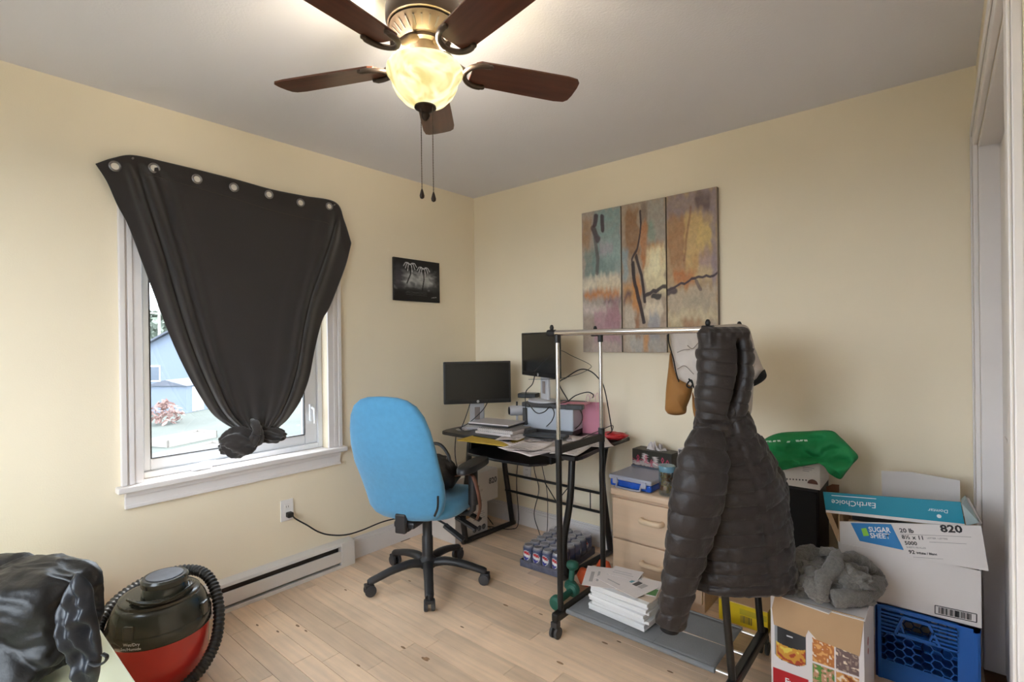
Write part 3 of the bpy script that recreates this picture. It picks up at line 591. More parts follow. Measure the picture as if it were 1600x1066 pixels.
# ---------------------------------------------------------------- black shoulder bag on the seat
m_nyl = mat('black_leather', '191617', .42, bump=(60, .2)); m_strap = mat('brown_strap', '6b4636', .6)
bgc = PT(712, 735, 2.80); bag = thing('shoulder_bag', 'black slouchy shoulder bag with a brown strap lying on the blue chair seat', 'bag', (bgc[0], bgc[1], .507), world=True)
q = blob((CH[0]+.03, CH[1]+.02, .60), (.155, .11, .105), lambda d, th, ph: 1+.12*nse(d, 2.5, 3)+.05*nse(d, 7, 5)-(.16 if d[2] < -.75 else 0), 56, 32, (.25, 'Z')); 
q.v = [(x, y, max(.509, z)) for x, y, z in q.v]; q.build('bag_body', m_nyl, bag, smooth=180)
hp = [(CH[0]-.03, CH[1]-.02, .67), (CH[0]-.05, CH[1]+.03, .74), (CH[0]+.04, CH[1]+.06, .755), (CH[0]+.13, CH[1]+.05, .70), (CH[0]+.15, CH[1]+.03, .65)]
MB().tube(cr(hp, 24), .009, 8, flat=.5).build('handle', m_nyl, bag, smooth=60)
sp = [PT(735, 742, 2.66), PT(742, 752, 2.63), PT(748, 775, 2.62), PT(750, 795, 2.64), PT(745, 812, 2.66)]
MB().tube(cr([(CH[0]+.17, CH[1]+.05, .60)]+sp, 30), .011, 8, flat=.35).build('strap', m_strap, bag, smooth=60)
MB().lathe([(.010, -.003), (.013, 0), (.010, .003)], (CH[0]+.12, CH[1]+.05, .69), 12, (1, 0, .3)).build('buckle', m_ring, bag, smooth=60)

# ---------------------------------------------------------------- desk
m_dk_ = mat('black_desk_laminate', '1f1d1e', .32, var=(30, .15)); m_tubeb = mat('black_powder_coat', '141313', .35)
DZ = .74; desk = thing('computer_desk', 'black computer desk with bowed tubular legs and a pull-out keyboard tray', 'desk', (.8, -.35, 0), world=True)
outl = cr([(.235, -.05), (.22, -.3), (.24, -.56), (.34, -.60), (.6, -.60), (.85, -.63), (1.12, -.68), (1.30, -.70), (1.37, -.66), (1.345, -.4), (1.335, -.05)], 44)
MB().prism([tuple(p) for p in outl], DZ-.022, DZ).build('desk_top', m_dk_, desk, bevel=.004)
for x, xb in ((.40, 0.385), (1.20, 1.18)):
    fr = [(xb-.01, -.50, .018), (xb-.015, -.515, .2), (x+.0, -.50, .45), (x, -.47, .718)]; bk = [(xb+.02, -.06, .018), (xb+.005, -.085, .25), (x-.03, -.10, .5), (x-.01, -.07, .718)]
    MB().tube(cr(fr, 16), .019, 10).build('leg', m_tubeb, desk, smooth=60); MB().tube(cr(bk, 16), .019, 10).build('leg', m_tubeb, desk, smooth=60)
    MB().tube([(xb-.01, -.53, .018), (xb+.02, -.04, .018)], .017, 10).build('floor_bar', m_tubeb, desk, smooth=60)
    MB().tube([(x, -.50, .705), (x, -.06, .705)], .013, 8).build('top_bar', m_tubeb, desk, smooth=60)
zb1, zb2 = PY(799, 742, -.10)[2], PY(799, 768, -.10)[2]
for z in (zb1, zb2): MB().tube([(.375, -.095, z), (1.17, -.095, z)], .009, 8).build('cross_bar', m_tubeb, desk, smooth=60)
for xa, xb in ((.72, .82), (.82, .92), (1.08, 1.08)): MB().tube([(xa, -.095, zb1 if xa != .82 else zb2), (xb, -.095, zb2 if xa != .82 else zb1)], .0035, 6).build('brace_wire', m_tubeb, desk)
q = MB(); q.prism([(.50, -.28), (.50, -.58), (.56, -.66), (.80, -.68), (1.04, -.66), (1.10, -.58), (1.10, -.28)], .635, .65); tr = q.build('keyboard_tray', m_dk_, desk, bevel=.004)
for x in (.49, 1.11): MB().bb(x-.008, x+.008, -.56, -.2, .64, .718).build('tray_rail', m_tubeb, desk, bevel=.002)

# ---------------------------------------------------------------- monitors
m_bez = mat('monitor_bezel', '1b1a1b', .4); m_scr = mat('dark_screen', '22211f', .22, spec=.4); m_std = mat('pale_stand', 'c4c2c6', .35); m_logo = mat('white_logo', 'e6e6e6', .4)
def monitor(c, zb, zt, w, face, zdesk, label, lean=0.):
    """c: xy under the screen centre, face: world angle it looks towards"""
    t = thing('monitor', label, 'monitor', (c[0], c[1], zdesk), math.radians(face+90), 'monitors on the desk')
    b, tp = zb-zdesk, zt-zdesk; bz = .012; chn = .028
    MB().bb(-w/2, w/2, -.012, .022, b, tp).build('housing', m_bez, t, bevel=.005)
    MB().bb(-w/2+bz, w/2-bz, -.0128, -.0115, b+chn, tp-bz).build('screen', m_scr, t)
    lg = MB().lathe([(.009, 0), (.009, .001)], (0, -.013, b+.014), 20, (0, -1, 0)).build('logo_disc', m_logo, t)
    text('hp', .012, m_bez, t, (-.006, -.0146, b+.0105), (1, 0, 0), (0, 0, 1), 'logo')
    MB().bb(-.05, .05, .03, .05, .012, b+.12).build('stand_column', m_std, t, bevel=.006); MB().bb(-.03, .03, .018, .035, b+.04, b+.13).build('stand_hinge', m_std, t, bevel=.003)
    MB().bb(-.018, .018, .026, .031, .05, b-.03).build('cable_slot', mat('slot_grey', '8d7f7a', .5), t, bevel=.002)
    rings = [[(.115*k*math.cos(a), .02+.09*k*math.sin(a), z) for a in [2*PI*j/36 for j in range(36)]] for z, k in ((.0, .98), (.004, 1), (.010, .99), (.014, .93), (.015, .1))]
    MB().loft(rings).build('stand_base', m_std, t, smooth=40); return t
mc = PT(746, 592, 3.46); monitor(mc, .905, 1.19, .46, -38, DZ, 'black monitor with pale stand standing directly on the desk top')
PRT = .935
monitor((.80, -.235), 1.095, 1.38, .48, -115, PRT, 'black monitor raised on the grey printer behind the clothes rack')
# ---------------------------------------------------------------- printer under the second monitor
m_pg = mat('printer_grey', 'b9bec8', .4); m_pd = mat('printer_dark', '3a3839', .5)
pr = thing('printer', 'grey office printer with a dark lid carrying a monitor', 'printer', (.872, -.175, DZ), math.radians(10))
MB().bb(-.175, .175, -.11, .11, .03, .165).build('printer_body', m_pg, pr, bevel=.008); MB().bb(-.17, .17, -.105, .105, 0, .03).build('printer_base', m_pd, pr, bevel=.004)
MB().bb(-.18, .18, -.115, .112, .166, PRT-DZ).build('printer_lid', m_pd, pr, bevel=.006); MB().bb(-.15, .15, -.19, -.106, .004, .012).build('paper_tray', m_pd, pr, bevel=.002)
MB().bb(-.174, -.14, -.114, -.1095, .05, .16).build('control_panel', m_pd, pr, bevel=.002)
# ---------------------------------------------------------------- small things on the desk
def slabthing(name, label, cat, px, py, z, w, d, h, rot, m, group=None, bevel=.001, up=None):
    p = PZ(px, py, z); t = MB(); t.bb(-w/2, w/2, -d/2, d/2, 0, h); o = t.build(name, m, bevel=bevel); o.location = (p[0], p[1], z); o.rotation_euler = (0, 0, math.radians(rot)); tag(o, label, cat, group); return o
m_paper = mat('white_paper', 'ddd3d0', .7, var=(30, .03)); m_yel = mat('manila_yellow', 'c9a73a', .6); m_pink = mat('pink_paper', 'd98a9e', .55, var=(8, .05)); m_red = mat('red_plastic', 'b8282c', .35)
m_ink = mat('grey_ink', '55504f', .7); m_lt_ = mat('faint_ink', 'aaa3a2', .6); m_silver = mat('silver_lid', 'd6cfd0', .35, .2)
z0 = DZ+.001
def sheet(px, py, z, w, d, rot, label='loose printed sheet lying in the paper clutter on the desk', grp='loose papers on the desk', curl=.004, lines=True, m=None, nm='paper_sheet', seed=1):
    p = PZ(px, py, z); r = math.radians(rot); cx, sx_ = math.cos(r), math.sin(r)
    def fn(u, v):
        x, y = (u-.5)*w, (v-.5)*d; return (x, y, .0012+curl*abs(math.sin(2.2*u+seed))*abs(2*v-1)**2)
    q = MB(); q.grid(fn, 9, 9); t = thing(nm, label, 'paper', (p[0], p[1], z), r, grp); q.build('sheet', m or m_paper, t, smooth=180, solid=.0008)
    if lines:
        k = MB()
        for i in range(7):
            v = .15+.1*i; a0, a1 = fn(.12, v), fn(random.uniform(.5, .88), v); k.add([np.array(a0)+(0, 0, .0007), np.array(a1)+(0, 0, .0007), np.array(a1)+(0, .006, .0007), np.array(a0)+(0, .006, .0007)], [(0, 1, 2, 3)])
        k.build('printed_lines', m_ink, t)
    return t
slabthing('manila_folder', 'yellow manila folder overhanging the front of the desk', 'folder', 768, 688, z0, .34, .23, .006, 8, m_yel)
slabthing('black_tablet', 'black tablet under the notebooks on the yellow folder', 'tablet', 782, 682, z0+.007, .28, .19, .012, 2, m_black, bevel=.004)
for i, (a, b, r) in enumerate([(800, 684, 20), (812, 690, -12), (835, 692, 15), (846, 686, 35), (868, 690, -20), (880, 697, 8), (858, 702, 22), (838, 704, -6), (900, 690, 30), (915, 687, -8), (893, 704, 14), (925, 693, 40), (822, 699, 4)]):
    sheet(a, b, z0+.0012*i+(.02 if i == 0 else 0), random.choice([.14, .17, .2]), random.choice([.2, .24, .27]), r, seed=i, curl=random.uniform(.004, .016))
nb = slabthing('hardback_binder', 'thin white binder under the spiral notebook on the desk', 'binder', 785, 676, z0+.02, .27, .2, .014, 4, m_paper)
p = PZ(788, 672, z0+.036); sn_ = thing('spiral_notebook', 'grey spiral notebook with white wire coil on the desk', 'notebook', (p[0], p[1], z0+.036), math.radians(6))
MB().bb(-.13, .13, -.1, .1, 0, .016).build('pages', m_paper, sn_, bevel=.001); MB().bb(-.132, .132, -.102, .102, .016, .019).build('cover', mat('grey_cover', '8f8a88', .5), sn_, bevel=.001)
coil = None
for k in range(18):
    if coil is None: coil = MB().tube([(-.122+.011*math.cos(a)*.0, -.102+.009*math.cos(a), .009+.011*math.sin(a)) for a in np.linspace(0, 2*PI, 12)], .0013, 5).build('coil', m_logo, sn_); 
    else: share(coil, sn_, (.0143*k, 0, 0))
p = PZ(776, 663, z0+.058); lt = thing('closed_laptop', 'closed silver laptop on top of the notebook pile', 'laptop', (p[0], p[1], z0+.058), math.radians(9))
MB().bb(-.15, .15, -.1, .1, 0, .009).build('laptop_base', m_pd, lt, bevel=.003); MB().bb(-.15, .15, -.1, .1, .0095, .018).build('laptop_lid', m_silver, lt, bevel=.003)
# disc, camera, adapters, red pouch
p = PZ(726, 671, z0); cdt = thing('compact_disc', 'silver compact disc lying on the left end of the desk', 'disc', (p[0], p[1], z0)); MB().lathe([(.06, 0), (.06, .0012), (.018, .0013), (.0175, 0)], n=40).build('disc', mat('cd_silver', 'b8bec8', .15, .9), cdt); MB().lathe([(.0175, 0), (.0175, .0012), (.008, .0013), (.008, 0)], n=24).build('hub', m_paper, cdt)
p = PZ(808, 668, z0); wc = thing('desk_camera', 'small grey camera with dark lens on a stand beside the laptop', 'camera', (p[0], p[1], z0), math.radians(-40))
MB().lathe([(.045, 0), (.045, .008), (.02, .014), (.008, .02), (.008, .09)], n=24).build('camera_stand', m_std, wc, smooth=40); MB().lathe([(.028, -.05), (.034, -.045), (.034, .04), (.03, .05)], (0, 0, .115), 24, (0, -1, 0)).build('camera_body', m_std, wc, smooth=40)
MB().lathe([(.026, .049), (.026, .056), (.018, .058), (.004, .054)], (0, 0, .115), 24, (0, -1, 0)).build('lens', m_black, wc, smooth=40); MB().lathe([(.006, .03), (.006, .06)], (0, 0, .115), 12).build('mount_stub', m_black, wc)
slabthing('black_keyboard', 'black keyboard lying among the papers in front of the printer', 'keyboard', 853, 683, z0+.02, .26, .09, .016, 12, m_black, bevel=.004)
slabthing('dark_pouch', 'dark zip pouch on the papers beside the grey camera', 'pouch', 826, 677, z0+.02, .09, .07, .03, -20, m_pd, bevel=.01)
# things on the printer lid
def onlid(name, label, cat, px, py, w, d, h, rot, m, dz=0): return slabthing(name, label, cat, px, py, PRT+.001+dz, w, d, h, rot, m, bevel=.004)
onlid('network_router', 'flat black router box on the printer behind the stand', 'router', 826, 621, .13, .09, .03, 20, m_black)
onlid('power_adapter', 'black power adapter brick on the front of the printer lid', 'adapter', 898, 640, .10, .05, .028, 20, m_black)
onlid('pink_folder', 'pink paper folder lying on the printer lid', 'folder', 898, 631, .18, .12, .006, 18, m_pink)
# pink gift bag with string handles
p = PZ(922, 676, DZ); pb = thing('gift_bag', 'pink paper gift bag with thin string handles at the back of the desk', 'gift bag', (p[0]+.022, p[1]+.0, DZ+.001), math.radians(12))
q = MB(); q.loft([[(x*k, y*k, z) for x, y in ((-.058, -.035), (.058, -.035), (.058, .035), (.0, .028), (-.058, .035))] for z, k in ((0, .96), (.003, 1), (.19, .98), (.19, .94), (.01, .93))]); q.build('bag_sides', m_pink, pb)
for yv in (-.034, .034): MB().tube(cr([(-.035, yv, .15), (-.034, yv, .2), (-.02, yv, .245), (.0, yv*1.1, .22), (.02, yv, .25), (.033, yv, .2), (.035, yv, .15)], 30), .0016, 6).build('string_handle', mat('pink_string', 'd9a9b0', .6), pb)
p = PZ(963, 682, z0+.02); rp_ = thing('red_pouch', 'crumpled red plastic pouch on the back right of the desk', 'pouch', (p[0], p[1], z0), world=True)
q = blob((p[0]-.02, p[1], z0+.022), (.085, .05, .022), lambda d, th, ph: 1+.25*nse(d, 3, 2)+.1*nse(d, 7, 2), 36, 18, (.4, 'Z')); q.v = [(a, b, max(c, z0)) for a, b, c in q.v]; q.build('pouch_body', m_red, rp_, smooth=60)
# ---------------------------------------------------------------- cables
def cable(label, pts, r=.003, n=40, m=None):
    t = thing('cable', label, 'cable', pts[0], world=True); MB().tube(cr(pts, n), r, 6).build('cable_run', m or m_cord, t, smooth=60); return t
cable('black cable looping beside the raised monitor above the printer', [(.99, -.19, PRT+.01), PT(874, 600, 2.95), PT(885, 590, 2.95), PT(905, 578, 2.95), PT(920, 579, 2.95), PT(934, 590, 2.95), PT(945, 610, 2.95), (1.27, -.14, DZ+.01)], .0035)
cable('thin wire zigzagging from the raised monitor to the rack post', [PT(832, 583, 3.2), PT(850, 565, 3.0), PT(872, 548, 2.75), PT(895, 557, 2.8), PT(922, 570, 2.85), PT(920, 577, 2.9), PT(900, 586, 2.95), PT(870, 592, 3.05), PT(826, 593, 3.2)], .0016)
cable('black cable hanging from the raised monitor to the desk', [PT(836, 584, 3.24), PT(832, 600, 3.22), PT(822, 612, 3.2), PT(821, 630, 3.15), PT(823, 655, 3.1), PZ(826, 668, DZ+.004)], .003)
cable('cable crossing the printer front in a slack loop', [(.80, -.36, PRT+.004), PT(838, 645, 2.95), PT(850, 644, 2.93), PT(860, 636, 2.93), PT(866, 645, 2.9), PT(862, 658, 2.88), PZ(852, 668, DZ+.03)], .003)
cable('black cable arching over the printer to the pink bag', [PT(866, 632, 2.95), PT(885, 628, 2.93), PT(900, 618, 2.93), PT(918, 613, 2.93), PT(927, 617, 2.93), PT(926, 622, 2.95)], .003)
cable('cable curving down the printer front to the desk', [PT(905, 638, 2.93), PT(910, 650, 2.9), PT(907, 662, 2.88), PZ(897, 672, DZ+.025)], .0028)
cable('thin black cable lying beside the red pouch', [PZ(905, 688, DZ+.02), PZ(925, 678, DZ+.03), PZ(940, 672, DZ+.03), PZ(957, 665, DZ+.06), PZ(955, 675, DZ+.05), PZ(942, 682, DZ+.02)], .0025)
cable('cable hanging from the standing monitor behind the desk edge', [PT(736, 625, 3.44), PT(730, 645, 3.44), PZ(721, 668, DZ+.012), (.215, -.42, DZ-.03), (.2, -.40, .45), (.24, -.2, .12), (.3, -.15, .006)], .003)
cable('second cable drooping from the standing monitor to the disc', [PT(764, 625, 3.46), PT(755, 640, 3.44), PT(740, 655, 3.42), PT(728, 664, 3.4), (.28, -.44, DZ+.006)], .003)
cable('black cable looping below the desk to the floor', [(.62, -.06, .70), (.60, -.05, .45), (.64, -.05, .3), (.62, -.08, .14), (.70, -.14, .06), (.80, -.2, .005), (.84, -.12, .005)], .003)
cable('thin cable dropping straight behind the desk cross bars', [(.68, -.06, .70), (.67, -.055, .5), (.71, -.05, .3), (.72, -.06, .12), (.74, -.1, .005)], .0025)
cable('tangle of black cable on the floor by the desk leg', [(.31, -.2, .006), (.36, -.25, .006), (.33, -.34, .006), (.27, -.3, .006), (.29, -.2, .006), (.45, -.14, .006), (.47, -.07, .04), (.44, -.05, .3), (.46, -.05, .5), (.5, -.06, .69)], .003, 60)
# ---------------------------------------------------------------- paper cartons under the desk
m_card = mat('white_carton', 'd9d0c9', .7, var=(6, .04)); m_kraft = mat('kraft_cardboard', 'b6946f', .75, var=(10, .06))
bx = thing('paper_carton', 'plain white carton on the floor under the desk with black handling marks', 'box', (.2, -.4, 0), world=True)
MB().bb(.06, .34, -.56, -.25, 0, .212).build('carton_body', m_card, bx, bevel=.003)
MB().bb(.3402, .3408, -.50, -.42, .14, .195).build('brown_label', m_kraft, bx)
for k in range(3): MB().lathe([(.018, 0), (.018, .0008), (.014, .001), (.014, 0)], (.34, -.38+.045*k, .045), 20, (1, 0, 0)).build('handling_mark', m_ink, bx)
for k in range(4): MB().bb(.3402, .3407, -.39, -.29+.01*(k % 2), .15-.014*k, .155-.014*k).build('printed_line', m_lt_, bx)
b2 = thing('paper_carton', 'white copier paper carton printed 820 stacked on a plain carton beneath the desk', 'box', (.2, -.37, .213), world=True)
MB().bb(.05, .35, -.58, -.15, .213, .425).build('carton_body', m_card, b2, bevel=.003)
text('820', .055, m_ink, b2, (.3512, -.245, .33), (0, 1, 0), (0, 0, 1), bold=.002)
for i, (t_, sz) in enumerate((('20 lb', .026), ('8½ x 11', .024), ('5000', .022), ('92 White', .02))): text(t_, sz, m_ink, b2, (.3512, -.39, .33-.034*i), (0, 1, 0), (0, 0, 1))
# ---------------------------------------------------------------- case of cans
m_can = vmat('can_print', .25, .3); m_alu = mat('aluminium', 'b5b3b8', .3, .9)
cp = thing('can_pack', 'tray of blue cola cans in clear film on the floor under the desk', 'can pack', (.99, -.32, 0), math.radians(3))
R_ = .033; prof = [(.024, .002), (.033, .012), (.033, .105), (.026, .117), (.0255, .119)]
q = MB(); zs = [.002, .012]+list(np.linspace(.013, .104, 24))+[.105, .117, .119]; nn_ = 40; rings = []
def rr(z): return .024+(z-.002)*.9 if z < .012 else (.033 if z <= .105 else .033-(z-.105)*.55)
for z in zs: rings.append([(rr(z)*math.cos(2*PI*j/nn_), rr(z)*math.sin(2*PI*j/nn_), z) for j in range(nn_)])
q.loft(rings); colr = []
for z in zs:
    for j in range(nn_):
        a = (2*PI*j/nn_+PI/2); a = (a+PI) % (2*PI)-PI; s_, v_ = a*R_, z-.065; rd = math.hypot(s_, v_)
        if z > .105 or z < .012: c = 'aaa8ae'
        elif rd < .025: c = 'e8e8ea' if abs(v_+.25*s_) < .008 else ('c6303a' if v_ > 0 else '26389a')
        elif rd < .028: c = 'e0e0e4'
        else: c = '4a5478' if z > .05 else '595f74'
        colr.append(lin(c))
can = q.build('can', m_can, cp, smooth=40, colors=np.array(colr))
cl_ = MB().lathe([(.0255, .1185), (.0255, .121), (.0235, .1205), (.022, .116), (.002, .116)], n=28).build('can_lid', m_alu, can, smooth=40)
for i in range(4):
    for j in range(6):
        o = can if i == j == 0 else share(can, cp)
        o.location = (-.1005+.067*i, -.1675+.067*j, .004); o.rotation_euler = (0, 0, random.choice([0, .3, -.4, 2.5]) if j else random.uniform(-.35, .35))
        if not (i == j == 0): share(cl_, o)
q = MB(); q.bb(-.138, .138, -.205, .205, 0, .004)
for b in ((-.138, -.136, -.205, .205), (.136, .138, -.205, .205), (-.138, .138, -.205, -.203), (-.138, .138, .203, .205)): q.bb(*b, 0, .04)
q.build('cardboard_tray', mat('printed_tray', '5d5f72', .6, var=(40, .3)), cp)
m_film = bpy.data.materials.new('clear_film'); m_film.use_nodes = True; n_, l_ = m_film.node_tree.nodes, m_film.node_tree.links; n_.remove(n_['Principled BSDF'])
tb = n_.new('ShaderNodeBsdfTransparent'); gb = n_.new('ShaderNodeBsdfGlossy'); gb.inputs['Roughness'].default_value = .12; mxs = n_.new('ShaderNodeMixShader'); mxs.inputs[0].default_value = .07
l_.new(tb.outputs[0], mxs.inputs[1]); l_.new(gb.outputs[0], mxs.inputs[2]); l_.new(mxs.outputs[0], n_['Material Output'].inputs[0])
rings = []
for z, k in ((.03, 1), (.08, .995), (.118, .985), (.127, .96), (.1275, .5)): rings.append([(.1395*k*se(t, .16), .2065*k*sn(t, .16)+.0, z+.002*math.sin(5*t)) for t in [2*PI*j/64 for j in range(64)]])
MB().loft(rings).build('shrink_film', m_film, cp, smooth=60)

# ---------------------------------------------------------------- chest of drawers and what stands on it
m_maple = mat('pale_wood_veneer', 'd6b99c', .5, grain=(2, 20, 25, .08), var=(3, .04)); m_mapd = mat('pale_wood_handle', 'ddc2a2', .45, grain=(3, 20, 20, .08))
CX0, CX1, CYF, CT = 1.40, 1.89, -.40, .53
cd_ = thing('drawer_chest', 'pale wooden chest of two drawers with bar handles behind the clothes rack', 'chest', ((CX0+CX1)/2, -.2, 0), world=True)
MB().bb(CX0, CX1, CYF+.02, -.02, .0, CT-.04).build('carcass', m_maple, cd_, bevel=.002); MB().bb(CX0-.005, CX1+.005, CYF-.008, -.018, CT-.04, CT).build('chest_top', m_maple, cd_, bevel=.012, seg=3)
for z0_, z1_ in ((.268, .478), (.045, .258)):
    d = MB().bb(CX0+.006, CX1-.006, CYF, CYF+.02, z0_, z1_).build('drawer', m_maple, cd_, bevel=.003); hx = PY(1019, 820, CYF)[0]; hz = z0_+.125; hx += 0
    q = MB(); q.tube(cr([(hx-.055, CYF, hz), (hx-.052, CYF-.02, hz), (hx-.04, CYF-.03, hz), (hx, CYF-.032, hz), (hx+.04, CYF-.03, hz), (hx+.052, CYF-.02, hz), (hx+.055, CYF, hz)], 24), .014, 10); q.build('handle', m_mapd, d, smooth=60)
m_clr = mat('frosted_lid', 'b9bccb', .3, alpha=.8); m_tote = mat('clear_blue_plastic', '1f55b8', .25, var=(30, .2)); m_latch = mat('grey_latch', '9a9aa8', .35)
cT = CT+.001
p = PZ(995, 762, cT); tb_ = thing('plastic_case', 'blue plastic storage case with a frosted clear lid on the pale chest', 'storage box', (1.505, -.262, cT), math.radians(-3))
MB().bb(-.122, .122, -.116, .116, 0, .038).build('case_base', m_tote, tb_, bevel=.01, seg=3); MB().bb(-.128, .128, -.122, .122, .038, .062).build('case_lid', m_clr, tb_, bevel=.008, seg=3)
q = MB(); q.tube(cr([(-.07, -.122, .034), (-.07, -.132, .016), (-.06, -.138, .006), (.06, -.138, .006), (.07, -.132, .016), (.07, -.122, .034)], 24), .005, 8); q.build('carry_handle', m_latch, tb_, smooth=60)
for x in (-.085, .085): MB().bb(x-.014, x+.014, -.128, -.116, .018, .052).build('latch', m_clr, tb_, bevel=.003)
mgz = random.Random(6)
for k in range(4):
    o = MB().bb(-.13, .13, -.055, .055, 0, .0165).build('thick_book', mat('book_cover', '6d6f7c', .5, rnd=.3), bevel=.002); o.location = (1.515, -.082, cT+.017*k); o.rotation_euler = (0, 0, math.radians(mgz.uniform(-2, 2))); tag(o, ['lowest closed book of the pile under the tissue box', 'second closed book from the bottom of the tissue box pile', 'third closed book from the bottom of the tissue box pile', 'topmost closed book directly under the tissue box'][k], 'book', 'books under the tissue box')
tx = thing('tissue_box', 'dark tissue box with pink ribbon print on a pile of books', 'tissue box', (1.512, -.082, cT+.0685), math.radians(-3))
TB = MB().bb(-.122, .122, -.05, .05, 0, .092).build('carton', mat('dark_green_card', '3c3a33', .5), tx, bevel=.002)
a, X_, Y_ = canvas(120, 56, '38352f'); dab(a, X_, Y_, 0, .72, 1, 1, 'cfc0bc', .12, .9, .25)
for cx_, cy_, c_ in ((.33, .45, 'e8dcd8'), (.6, .55, 'e8dcd8'), (.36, .5, 'd2466a'), (.78, .5, 'd2466a'), (.15, .55, 'd2466a'), (.9, .6, 'c24a66'), (.5, .72, 'c24a66')):
    if c_ == 'e8dcd8': dab(a, X_, Y_, cx_-.055, cy_-.25, cx_+.055, cy_+.3, c_, .06, 1, .1)
    else:
        for s in (-1, 1): stroke(a, X_, Y_, [(cx_, cy_-.2), (cx_+s*.03, cy_-.05), (cx_, cy_+.1), (cx_-s*.035, cy_+.3)], .009, c_, 1, .48, .0)
stroke(a, X_, Y_, [(0, .6), (.12, .75), (.25, .6), (.4, .8), (.55, .65), (.7, .82), (.85, .6), (1, .7)], .009, 'c24a66', 1, .48, .0)
print_sheet('front_print', a, (-.121, -.0506, .091), (.242, 0, 0), (0, 0, -.09), vmat('glossy_print', .35), tx)
q = MB(); rng = random.Random(3)
for k in range(7):
    c = np.array([rng.uniform(-.05, .05), rng.uniform(-.012, .012), .092]); a_ = rng.uniform(-.5, .5); h_ = rng.uniform(.03, .055); q.grid(lambda u, v: c+np.array([(u-.5)*.06*(1-.4*v), .012*math.sin(5*u+k)+.02*v*a_, h_*v*(.6+.4*math.sin(3*u+k))]), 7, 5)
q.build('tissues', m_paper, tx, smooth=180, solid=.0006)
# jar of coins
jc = PZ(1044, 772, cT); jr = thing('coin_jar', 'clear glass jar full of coins and keys at the edge of the pale chest', 'jar', (1.695, -.35, cT))
m_jar = bpy.data.materials.new('jar_glass'); m_jar.use_nodes = True; n_, l_ = m_jar.node_tree.nodes, m_jar.node_tree.links; n_.remove(n_['Principled BSDF'])
tb2 = n_.new('ShaderNodeBsdfTransparent'); tb2.inputs[0].default_value = (.86, .93, .95, 1); gb2 = n_.new('ShaderNodeBsdfGlossy'); gb2.inputs['Roughness'].default_value = .06; mx2 = n_.new('ShaderNodeMixShader'); mx2.inputs[0].default_value = .14
l_.new(tb2.outputs[0], mx2.inputs[1]); l_.new(gb2.outputs[0], mx2.inputs[2]); l_.new(mx2.outputs[0], n_['Material Output'].inputs[0])
jb = MB().lathe([(.001, 0), (.038, 0), (.042, .006), (.042, .118), (.039, .13), (.04, .15), (.038, .15), (.037, .13), (.0395, .118), (.0395, .008), (.034, .004), (.001, .004)], n=36); jb.f = jb.f[:-2]; jb.build('glass', m_jar, jr, smooth=50)
MB().lathe([(.042, .122), (.043, .124), (.043, .148), (.041, .151)], n=36).build('blue_band', mat('blue_rim', '7fb4cc', .2, alpha=.5), jr, smooth=40)
rng = random.Random(8); cmats = [mat('coin_silver', 'a8a5a0', .3, .8), mat('coin_copper', '8a5a3c', .35, .7), mat('coin_brass', 'a88f55', .35, .7)]; coin = MB().lathe([(.0115, -.0008), (.0115, .0008)], n=14)
base = [coin.build('coin', m_, jr) for m_ in cmats]
for k in range(84):
    o = base[k] if k < 3 else share(base[k % 3], jr); r = .026*math.sqrt(rng.random()); a_ = rng.uniform(0, 2*PI); o.location = (r*math.cos(a_), r*math.sin(a_), .014+.095*rng.random()); o.rotation_euler = (rng.uniform(-1.2, 1.2), rng.uniform(-1.2, 1.2), rng.random()*6)
# striped carton of tall booklets
st = thing('striped_carton', 'narrow white carton with dark stripes at the back of the pale chest', 'box', (1.745, -.14, cT), math.radians(-6))
MB().bb(-.05, .05, -.06, .06, 0, .21).build('carton', m_paper, st, bevel=.002)
for k in range(7): MB().bb(-.0508, -.02, -.0606, .0, .035+.022*k, .043+.022*k).build('stripe', m_ink, st)
MB().add([(-.045, -.0608, .207), (-.015, -.0608, .207), (-.045, -.0608, .185), (-.045, -.0598, .207), (-.015, -.0598, .207), (-.045, -.0598, .185)], [(0, 2, 1), (3, 4, 5), (0, 1, 4, 3), (1, 2, 5, 4), (2, 0, 3, 5)]).build('corner_mark', m_ink, st)

